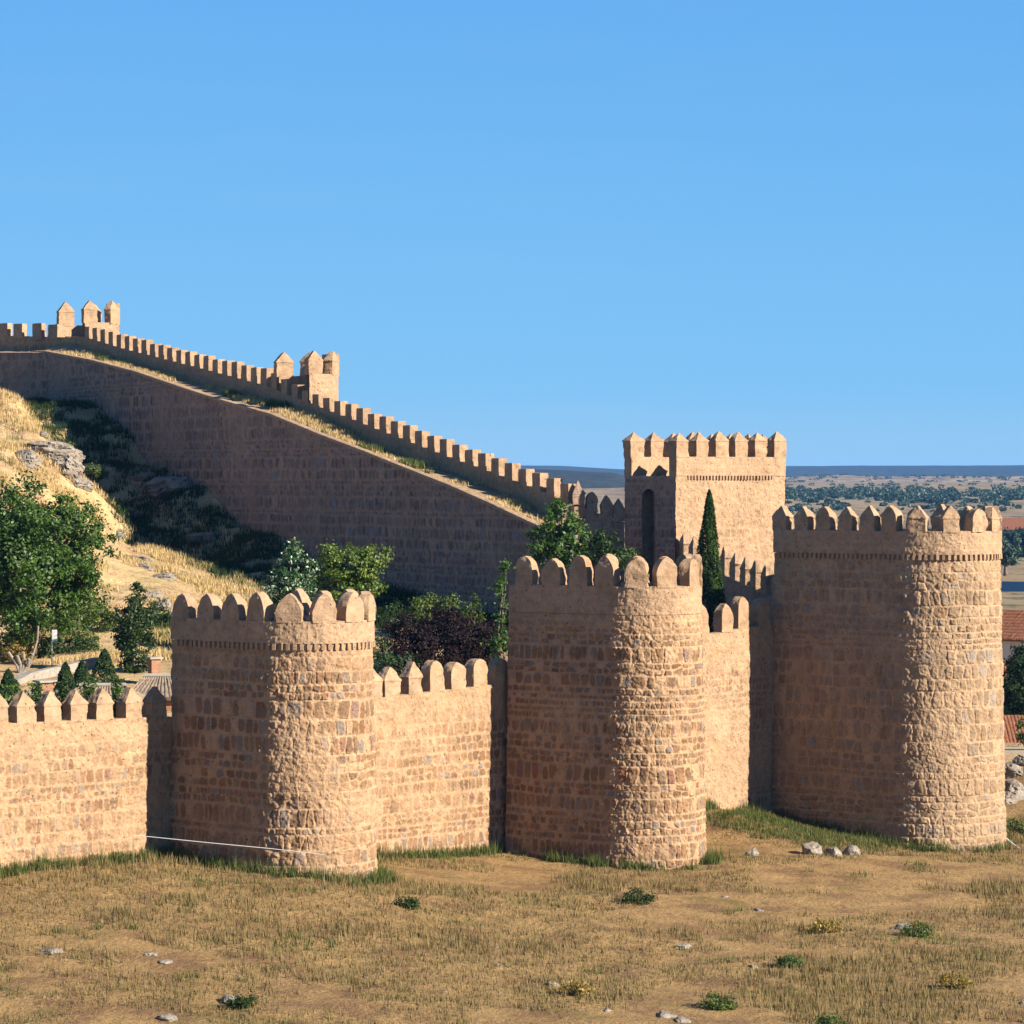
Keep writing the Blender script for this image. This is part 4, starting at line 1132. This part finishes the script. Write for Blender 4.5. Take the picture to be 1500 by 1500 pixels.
# outside field and bank
P = scatter(52000, -32, 36, 112, 190, lambda x, y: (g_of(x, y) < -.05) & (fbm(x * .3, y * .3, octv=3, seed=91) + .9 * fbm(x * .07, y * .1, octv=2, seed=90) > -.12), 92)
v, t, c = blades(P, .20 + .28 * sst(-.2, .6, fbm(P[:, 0] * .16, P[:, 1] * .16, octv=2, seed=89)), 93, .2, 5, .022)
tag(obj('field_grass', v, None, L_FIELD, tris=t, attrs={'leaf': c}), 'dry yellow grass in front of the town wall', 'grass', kind='stuff')
cb = W(1150, 1215, 177)[:2]
P = scatter(26000, -32, 36, 112, 190, lambda x, y: (g_of(x, y) < -.05) & ((fbm(x * .3, y * .3, octv=3, seed=95) > .34) | ((np.hypot((x - cb[0]) / 3.4, (y - cb[1]) / 2.4) < 1))), 96)
P2 = scatter(4200, cb[0] - 5, cb[0] + 6, 166, 184, lambda x, y: (g_of(x, y) < -.05) & (np.hypot((x - cb[0]) / 4.6, (y - cb[1]) / 3.2) + .5 * fbm(x * .6, y * .6, octv=2, seed=94) < 1), 101)
P = np.concatenate([P, P2])
v, t, c = blades(P, .30, 97, .2, 7, .022)
tag(obj('field_weeds', v, None, L_GRASS, tris=t, attrs={'leaf': c}), 'green grass patches along the foot of the towers', 'grass', kind='stuff')

fp = []
rr = np.random.default_rng(98)
for C_, R_, P_, a_ in ((T1C, T1R, T1P, A), (T2C, T2R, T2P, A2), (T3C, T3R, T3P, A)):
    f_, cum_ = tower_path(C_, R_, P_, 0, a_); ss = rr.uniform(0, cum_[2], 700); p_, nr_ = f_(ss)
    fp.append(p_ + nr_ * (rr.uniform(.28, .95, 700) ** 1.3)[:, None])
for b_, l_ in ((B1, (-14, -1.5)), (B1, (1.5, 19)), (B2, (2, 17))):
    ss = rr.uniform(*l_, 520); fp.append(b_ + ss[:, None] * d_ + n_ * rr.uniform(.05, .7, 520)[:, None])
fp = np.concatenate(fp); keep = fbm(fp[:, 0] * .5, fp[:, 1] * .5, octv=2, seed=99) > -.15; fp = fp[keep]
P = np.stack([fp[:, 0], fp[:, 1], terrain(fp[:, 0], fp[:, 1])], 1)
v, t, c = blades(P, rr.uniform(.25, .75, len(P)), 100, .15, 7, .022)
tag(obj('wall_foot_weeds', v, None, L_GRASS, tris=t, attrs={'leaf': c}), 'weeds growing along the foot of the towers and walls', 'weeds', kind='stuff')

# ------------------------------------------------------------------ far scrub and trees
r = np.random.default_rng(123); P = []; 
for i in range(260):
    px = r.uniform(1120, 1560); u = r.random()
    if u < .62:
        py = np.interp(px, [1150, 1200, 1270, 1330, 1400, 1500], [732, 727, 727, 731, 734, 728]) + r.normal() * 4.0
        if 1408 < px < 1425: continue
        hgt = r.uniform(3.0, 6.5)
    else:
        py = r.uniform(716, 752); hgt = r.uniform(1.2, 3.0)
    Yc = np.interp(py, [712, 725, 740, 752], [2900, 2450, 2000, 1800])
    c = np.array([(px - 750) * Yc / F, Yc, 0]); c[2] = float(terrain(np.array([c[0]]), np.array([Yc]), False)[0])
    m = 130
    wdt = hgt * r.uniform(.7, 1.3)
    u3 = r.normal(size=(m, 3)); u3 /= np.linalg.norm(u3, axis=1, keepdims=True)
    P.append(c + u3 * np.array([wdt, wdt, hgt * .55]) * r.uniform(.5, 1, (m, 1)) + np.array([0, 0, hgt * .45]))
v, q, c = leaves(np.concatenate(P), .85, 124, None, .2, .8)
tag(obj('scrub_woodland', v, q, L_FAR, attrs={'leaf': c}), 'band of dark scrub woodland across the far plain', 'woodland', kind='stuff')
r = np.random.default_rng(321); P = []
for i in range(420):
    Yc = r.choice([r.uniform(3700, 4300), r.uniform(1700, 3300)]); px = r.uniform(1130, 1540)
    X = (px - 750) * Yc / F
    z = float(ridge_z(np.array([X]), np.array([Yc]))[0]) if Yc > 3600 else float(terrain(np.array([X]), np.array([Yc]), False)[0])
    h = r.uniform(.8, 2.6); m = 26
    u3 = r.normal(size=(m, 3)); u3 /= np.linalg.norm(u3, axis=1, keepdims=True)
    P.append(np.array([X, Yc, z]) + u3 * np.array([h * 1.5, h * 1.5, h * .5]) + np.array([0, 0, h * .4]))
v, q, c = leaves(np.concatenate(P), .9, 322, None, .2, .8)
tag(obj('heath_scrub', v, q, L_FAR, attrs={'leaf': c}), 'scattered dark scrub over the far rocky plain', 'scrub', kind='stuff')
gb = gz(1473, 790)
tree('lone_oak', 'round lone tree standing on the far field at the right edge', 'tree', gb, [(gb + [0, 0, 5.6], (2.9, 2.9, 3.0)), (gb + [-2.2, 0, 4.4], (1.6, 1.6, 1.8)), (gb + [1.0, 0, 4.2], (1.8, 1.8, 1.8))], L_FAR, 90, 50, .9, .32, 125, .45)
for i, (px, Y, hh, lab) in enumerate(((1466, 1010, 7, 'far dark tree left of the red roofed farmhouse'), (1479, 1000, 6.5, 'far dark tree in front of the red roofed farmhouse'), (1493, 1005, 7.5, 'far dark tree at the right edge below the red roof'), (1508, 1000, 7, 'far dark tree just beyond the right edge'))):
    gb = gz(px, Y)
    tree('far_tree', lab, 'tree', gb, [(gb + [0, 0, hh * .55], (3.4, 3.4, hh * .55)), (gb + [1.6, 0, hh * .3], (2.8, 2.8, hh * .38)), (gb + [-1.6, 0, hh * .25], (2.8, 2.8, hh * .34))], L_FAR, 110, 60, 1.1, .45, 130 + i, .3, 'dark trees around the far farmhouse', limbs=3)

# ------------------------------------------------------------------ houses
def tile_roof(name, e0, e1, r0, r1, mat, parent, wl=.24, thick=.12):
    """corrugated tile slope from eave e0-e1 up to ridge r0-r1"""
    e0, e1, r0, r1 = [np.asarray(k, float) for k in (e0, e1, r0, r1)]
    nu = max(12, int(np.linalg.norm(e1 - e0) / wl * 4)); nv = max(4, int(np.linalg.norm(r0 - e0) / .4) * 2)
    u = np.linspace(0, 1, nu)[:, None, None]; v = np.linspace(0, 1, nv)[None, :, None]
    P = (e0 * (1 - u) + e1 * u) * (1 - v) + (r0 * (1 - u) + r1 * u) * v
    nn = np.cross(e1 - e0, r0 - e0); nn /= np.linalg.norm(nn)
    if nn[2] < 0: nn = -nn
    uu = np.linspace(0, 1, nu) * np.linalg.norm(e1 - e0)
    wv = .05 * np.abs(np.cos(uu / wl * pi))[:, None] + .03 * (np.arange(nv) % 2)[None, :] + .03 * fbm(np.arange(nu)[:, None] * .3, np.arange(nv)[None, :] * .4, octv=2)
    Pt = P + wv[..., None] * nn
    Pb = P - nn * thick
    nvt = nu * nv
    q = grid_quads(nu, nv)
    bq = q[:, ::-1] + nvt
    edge = list(range(0, nv)) + [i * nv + nv - 1 for i in range(1, nu)] + [(nu - 1) * nv + j for j in range(nv - 2, -1, -1)] + [i * nv for i in range(nu - 2, 0, -1)]
    sq = [[edge[i], edge[(i + 1) % len(edge)], edge[(i + 1) % len(edge)] + nvt, edge[i] + nvt] for i in range(len(edge))]
    return obj(name, np.concatenate([Pt.reshape(-1, 3), Pb.reshape(-1, 3)]), np.concatenate([q, bq, np.array(sq)]), mat, parent)

def house(name, label, px0, px1, Yf, depth, zg, zeave, zridge, wmat, rmat, wins=(), cat='house', group=None, over=.35):
    x0, x1 = (px0 - 750) * Yf / F, (px1 - 750) * Yf / F
    root = empty(name, ((x0 + x1) / 2, Yf + depth / 2, zg), label, cat, group)
    ym = Yf + depth / 2
    V = [[x0, Yf, zg], [x1, Yf, zg], [x1, Yf + depth, zg], [x0, Yf + depth, zg], [x0, Yf, zeave], [x1, Yf, zeave], [x1, Yf + depth, zeave], [x0, Yf + depth, zeave], [x0, ym, zridge - .1], [x1, ym, zridge - .1]]
    obj('wall', V, [[0, 1, 5, 4], [2, 3, 7, 6]], wmat, root, polys=[[1, 2, 6, 9, 5], [3, 0, 4, 8, 7]])
    sl = (zridge - zeave) / (depth / 2)
    for sg, ye in ((-1, Yf - over), (1, Yf + depth + over)):
        ze = zeave - sl * over + .06
        tile_roof('roof', [x0 - over, ye, ze], [x1 + over, ye, ze], [x0 - over, ym, zridge + .06], [x1 + over, ym, zridge + .06], rmat, root)
    for (fx, fz, w, h) in wins:
        cx = x0 + (x1 - x0) * fx; cz = zg + (zeave - zg) * fz
        mb = MB()
        for a, b2, c2, d2 in ((0, h / 2, w + .16, .08), (0, -h / 2, w + .24, .1), (-w / 2, 0, .08, h), (w / 2, 0, .08, h)):
            mb.box([cx + a, Yf - .03, cz + b2], [c2, 0, 0], [0, .1, 0], [0, 0, d2])
        wf = mb.build('window', M_DARK, root)
        mb = MB(); mb.box([cx, Yf - .012, cz], [w, 0, 0], [0, .03, 0], [0, 0, h]); mb.build('pane', M_GLASS, wf)
    return root
def zpy(py, Y): return (HOR - py) * Y / F
hw = house('white_house', 'white house with orange tiled roof at the right edge behind the tall tower', 1460, 1620, 254, 7, zpy(1040, 256), zpy(934, 256), zpy(896, 259.5), M_WHITE, M_TILE,
      [(.22, .62, .7, 1.0), (.52, .62, .6, 1.0), (.80, .62, .8, 1.0)])
hw.rotation_euler.z = radians(-42)
house('tiled_outhouse', 'low tiled roof just under the white house at the right edge', 1440, 1484, 247, 4, zpy(1050, 247), zpy(1001, 247), zpy(972, 249), M_WHITE, M_TILE)
house('roadside_shed', 'low brick shed with red tiled roof above the pale concrete wall', 1462, 1610, 229, 6, zpy(1103, 229), zpy(1087, 229), zpy(1050, 232), M_BRICK, M_TILE, [(.5, .5, .5, .3)])
house('far_farmhouse', 'far red roofed farmhouse among dark trees', 1471, 1540, 1120, 14, zpy(803, 1120), zpy(775, 1120), zpy(759, 1127), M_WHITE, M_TILE, over=.8)
mb = MB(); a = W(1455, 1106, 222); b2 = W(1640, 1100, 222)
mb.box([(a[0] + b2[0]) / 2, 222, -18.6], [b2[0] - a[0], 0, 0], [0, .4, 0], [0, 0, 2.0]); mb.box([(a[0] + b2[0]) / 2, 222, -17.56], [b2[0] - a[0], 0, 0], [0, .56, 0], [0, 0, .1])
tag(mb.build('roadside_wall', M_CONC, at=[(a[0] + b2[0]) / 2, 222, -19.5]), 'pale concrete wall beside the road at the right edge', 'wall')
tree('dark_pine', 'dark bushy tree between the two orange roofs at the right edge', 'tree', gz(1492, 240), [bl(1490, 1015, 240, 1.3, 1.9), bl(1505, 985, 240, 1.3, 2.0), bl(1475, 1030, 240, .7, 1.1), bl(1510, 1030, 240, 1.6, 1.6), bl(1499, 962, 240, .6, 1.1), bl(1480, 1000, 240, .9, 1.3), bl(1485, 1040, 240, 1.1, 1.0)], L_CON, 300, 60, .4, .12, 141, .16)
tree('leafy_sapling', 'green sapling beside the low brick shed', 'tree', gz(1503, 226), [bl(1503, 1068, 226, .6, .7), bl(1508, 1085, 226, .6, .6)], L_GREEN, 24, 40, .3, .1, 142, .06)
tree('slope_shrub', 'green shrub on the slope right of the tall tower', 'shrub', gz(1484, 183), [bl(1482, 1208, 183, .5, .3), bl(1496, 1212, 183, .5, .3)], L_OLIVE, 22, 40, .22, .07, 143, .03)

# garden behind the lower left wall
def wall_strip(name, label, pts, thick, h, mat, cat='wall', seed=0):
    pts = np.array(pts, float); mb_v = []
    n = 40; tt = np.linspace(0, 1, n); L_ = len(pts) - 1
    P = np.stack([np.interp(tt * L_, np.arange(len(pts)), pts[:, k]) for k in range(3)], 1)
    dr = np.gradient(P[:, :2], axis=0); dr /= np.linalg.norm(dr, axis=1, keepdims=True)
    nr = np.stack([dr[:, 1], -dr[:, 0]], 1)
    prof = [(0, -h), (0, -h * .6), (0, -h * .3), (0, 0), (-thick, 0), (-thick, -h)]
    V = np.empty((n, len(prof), 3))
    for j, (o_, z_) in enumerate(prof):
        V[:, j, :2] = P[:, :2] + nr * o_; V[:, j, 2] = P[:, 2] + z_
    V += .05 * fbm(V[..., 0] * 1.2, V[..., 1] * 1.2, V[..., 2] * 1.2, 3, seed)[..., None]
    nv = len(prof)
    o = obj(name, V, grid_quads(n, nv), mat, polys=[list(range(nv))[::-1], [(n - 1) * nv + j for j in range(nv)]], attrs={'stone': hsh(np.arange(n * nv) // 3, seed), 'mortar': np.full(n * nv, .4)}, at=P[0] - [0, 0, h])
    return tag(o, label, cat)
wall_strip('garden_wall', 'low pale stone garden wall winding below the big tree', [W(20, 1000, 176), W(48, 985, 178), W(95, 975, 180), W(150, 963, 183)], .5, 1.5, M_GARDW, seed=3)
wall_strip('garden_wall', 'low stone garden wall right of the lowest tower at the foot of the shrubs', [W(535, 926, 203), W(560, 921, 203), W(610, 918, 204)], .5, 1.4, M_GARDW, seed=4)
def pier(label, px, pyt, Y, w, seed):
    top = W(px, pyt, Y); g = gz(px, Y)
    root = empty('brick_pier', g, label, 'pier', 'brick piers in the garden')
    c_, s_ = cos(.5), sin(.5); ax = np.array([c_, s_, 0]); ay = np.array([-s_, c_, 0])
    mb = MB(); hh = top[2] - g[2]
    mb.box([g[0], g[1], g[2] + hh / 2 - .15], ax * w, ay * w, [0, 0, hh + .1]); mb.build('shaft', M_BRICK, root)
    mb = MB(); mb.box([g[0], g[1], top[2] - .06], ax * (w + .22), ay * (w + .22), [0, 0, .1]); mb.build('cap', M_CONC, root)
pier('brick pier with flat cap behind the pointed merlons at left', 66, 996, 168, .72, 1)
pier('brick pier with flat cap close to the lowest tower', 226, 962, 176, .5, 2)
# outbuildings with weathered tiles right behind the wall
def hip_shed(name, label, px0, px1, Yf, depth, py_e, py_r):
    x0, x1 = (px0 - 750) * Yf / F, (px1 - 750) * Yf / F
    ze, zr = zpy(py_e, Yf), zpy(py_r, Yf + depth / 2); zg = -12.
    root = empty(name, ((x0 + x1) / 2, Yf + depth / 2, zg), label, 'shed', 'sheds behind the lower left wall')
    mb = MB(); mb.box([(x0 + x1) / 2, Yf + depth / 2, (zg + ze) / 2], [x1 - x0, 0, 0], [0, depth, 0], [0, 0, ze - zg]); mb.build('wall', M_BRICK, root)
    ym = Yf + depth / 2; e = .3; i = (x1 - x0) * .22
    tile_roof('roof', [x0 - e, Yf - e, ze], [x1 + e, Yf - e, ze], [x0 + i, ym, zr], [x1 - i, ym, zr], M_TILEOLD, root)
    tile_roof('roof', [x1 + e, Yf + depth + e, ze], [x0 - e, Yf + depth + e, ze], [x1 - i, ym, zr], [x0 + i, ym, zr], M_TILEOLD, root)
    tile_roof('roof', [x0 - e, Yf + depth + e, ze], [x0 - e, Yf - e, ze], [x0 + i, ym, zr], [x0 + i, ym + .02, zr], M_TILEOLD, root)
    tile_roof('roof', [x1 + e, Yf - e, ze], [x1 + e, Yf + depth + e, ze], [x1 - i, ym, zr], [x1 - i, ym + .02, zr], M_TILEOLD, root)
    mb = MB(); mb.tube([[x0 + i - .05, ym, zr + .08], [x1 - i + .05, ym, zr + .08]], .11); mb.build('ridge_cap', M_CONC, root)
hip_shed('garden_shed', 'wide shed with weathered hipped tile roof behind the pointed merlons', 82, 200, 160, 5, 1038, 1006)
hip_shed('garden_shed', 'small shed with weathered roof against the lowest tower', 188, 262, 165, 5, 1022, 992)
hip_shed('garden_shed', 'low shed with weathered roof at the left behind the ivy', 8, 84, 158, 5, 1040, 1020)
# bare pollard
root = empty('pollarded_tree', gz(30, 181), 'bare pollarded tree with cut pale limbs left of the garden wall', 'tree')
mb = MB(); b = gz(30, 181)
mb.tube([b - [0, 0, .3], W(30, 985, 181)], [.22, .2]); mb.build('trunk', M_BARKP, root)
for px0, py0, px1, py1, w in ((30, 988, 12, 955, .1), (30, 988, 25, 960, .11), (32, 986, 34, 955, .1), (34, 988, 48, 958, .1), (48, 960, 56, 917, .07), (32, 988, 43, 965, .12)):
    mb = MB(); p0 = W(px0, py0, 181); p1 = W(px1, py1, 181 - .2)
    mb.tube([p0, (p0 + p1) / 2 + [.08, .1, 0], p1], [w, w * .85, w * .75]); mb.build('limb', M_BARKP, root)
# sign on a post
g = gz(76, 184); root = empty('post_sign', g, 'small white sign on a thin pole under the big tree', 'sign')
mb = MB(); mb.tube([g - [0, 0, .2], W(76, 924, 184)], .035); mb.build('pole', M_WHPAINT, root)
c = W(80, 931, 183.9); mb = MB(); mb.box(c, [.26, 0, 0], [0, .06, 0], [0, 0, .62]); mb.build('sign_panel', M_WHPAINT, root)
# railings
def railing(label, pts, posts, rad=.035):
    P = [W(*p) for p in pts]; root = empty('handrail', gz(pts[0][0], pts[0][2]), label, 'railing', 'pale handrails at the foot of the towers')
    mb = MB(); mb.tube(P, rad); mb.build('rail', M_WHPAINT, root)
    for i in posts:
        a = P[i]; z = float(terrain(np.array([a[0]]), np.array([a[1]]))[0])
        mb = MB(); mb.tube([[a[0], a[1], z - .2], a - [0, 0, .02]], rad * .6); mb.build('post', M_CONC, root)
railing('thin white handrail crossing in front of the lowest tower', [(196, 1224, 146.1), (222, 1226, 146.0), (300, 1234, 145.6), (395, 1243, 145.2), (475, 1252, 144.8)], (0, 4), .017)
railing('white handrail sloping down beside the right edge of the tall tower', [(1466, 1222, 181), (1484, 1237, 179.5), (1512, 1256, 178)], (0, 2), .06)

# ------------------------------------------------------------------ sky, sun, haze, camera
w = bpy.data.worlds.new('World'); S.world = w; w.use_nodes = True
nt = w.node_tree; bg = nt.nodes['Background']
sky = nt.nodes.new('ShaderNodeTexSky'); sky.sky_type = 'NISHITA'; sky.sun_disc = False
sky.sun_elevation = SUN_EL
sx, sy = sin(SUN_AZ), -cos(SUN_AZ)                      # horizontal direction towards the sun
sky.sun_rotation = math.atan2(sx, sy)                   # measured clockwise from +Y
sky.altitude = 1100; sky.air_density = 1.0; sky.dust_density = .3; sky.ozone_density = 3.0
tc = nt.nodes.new('ShaderNodeTexCoord'); sp = nt.nodes.new('ShaderNodeSeparateXYZ')
nt.links.new(tc.outputs['Generated'], sp.inputs[0])
gr = ramp(nt, [(0, (.32, .62, .92)), (.025, (.185, .56, 1.0)), (.16, (.115, .44, .95)), (.5, (.07, .26, .66)), (1, (.035, .14, .44))], sp.outputs[2])
mpv = N(nt, 'ShaderNodeMapping'); mpv.inputs['Scale'].default_value = (3, 3, 22); nt.links.new(tc.outputs['Generated'], mpv.inputs['Vector'])
wisp = ramp(nt, [(.56, 0), (.82, .04)], noise(nt, mpv.outputs[0], 2.2, 6, .6, .4))
gr = mixc(nt, wisp, gr, (.80, .88, 1.0))
gm = mixc(nt, 1.0, gr, 6.5, 'MULTIPLY')
nt.links.new(mixc(nt, .9, sky.outputs[0], gm), bg.inputs['Color'])
bg.inputs['Strength'].default_value = .05
sl = bpy.data.lights.new('sun', 'SUN'); sl.energy = 5.0; sl.angle = radians(.53); sl.color = (1, .885, .735)
so = bpy.data.objects.new('sun', sl); COL.objects.link(so)
from mathutils import Vector
to_sun = Vector((sx * cos(SUN_EL), sy * cos(SUN_EL), sin(SUN_EL)))
so.rotation_euler = to_sun.to_track_quat('Z', 'Y').to_euler()

HAZE = True
if HAZE:
    m = bpy.data.materials.new('haze_air'); m.use_nodes = True; nt = m.node_tree; nt.nodes.clear()
    out = nt.nodes.new('ShaderNodeOutputMaterial'); vp = nt.nodes.new('ShaderNodeVolumePrincipled')
    vp.inputs['Color'].default_value = (.16, .46, 1.0, 1); vp.inputs['Density'].default_value = 4.2e-5; vp.inputs['Anisotropy'].default_value = .0
    nt.links.new(vp.outputs[0], out.inputs['Volume'])
    mb = MB(); mb.box([300, 4930, 0], [14500, 0, 0], [0, 10060, 0], [0, 0, 86]); 
    o = mb.build('haze', m); tag(o, 'thin blue haze lying over the far plain', 'haze', kind='stuff')

cd = bpy.data.cameras.new('camera'); cam = bpy.data.objects.new('camera', cd); COL.objects.link(cam)
cam.rotation_euler = (pi / 2, 0, 0); cd.sensor_width = 36; cd.lens = 36 * F / 1500; cd.shift_y = -50 / 1500
cd.clip_start = .5; cd.clip_end = 30000
S.camera = cam
S.view_settings.view_transform = 'Standard'; S.view_settings.look = 'None'
S.view_settings.exposure = 1.5; S.view_settings.gamma = 1
S.render.engine = 'CYCLES'
S.cycles.max_bounces = 6; S.cycles.diffuse_bounces = 4; S.cycles.volume_bounces = 0
S.cycles.use_denoising = True
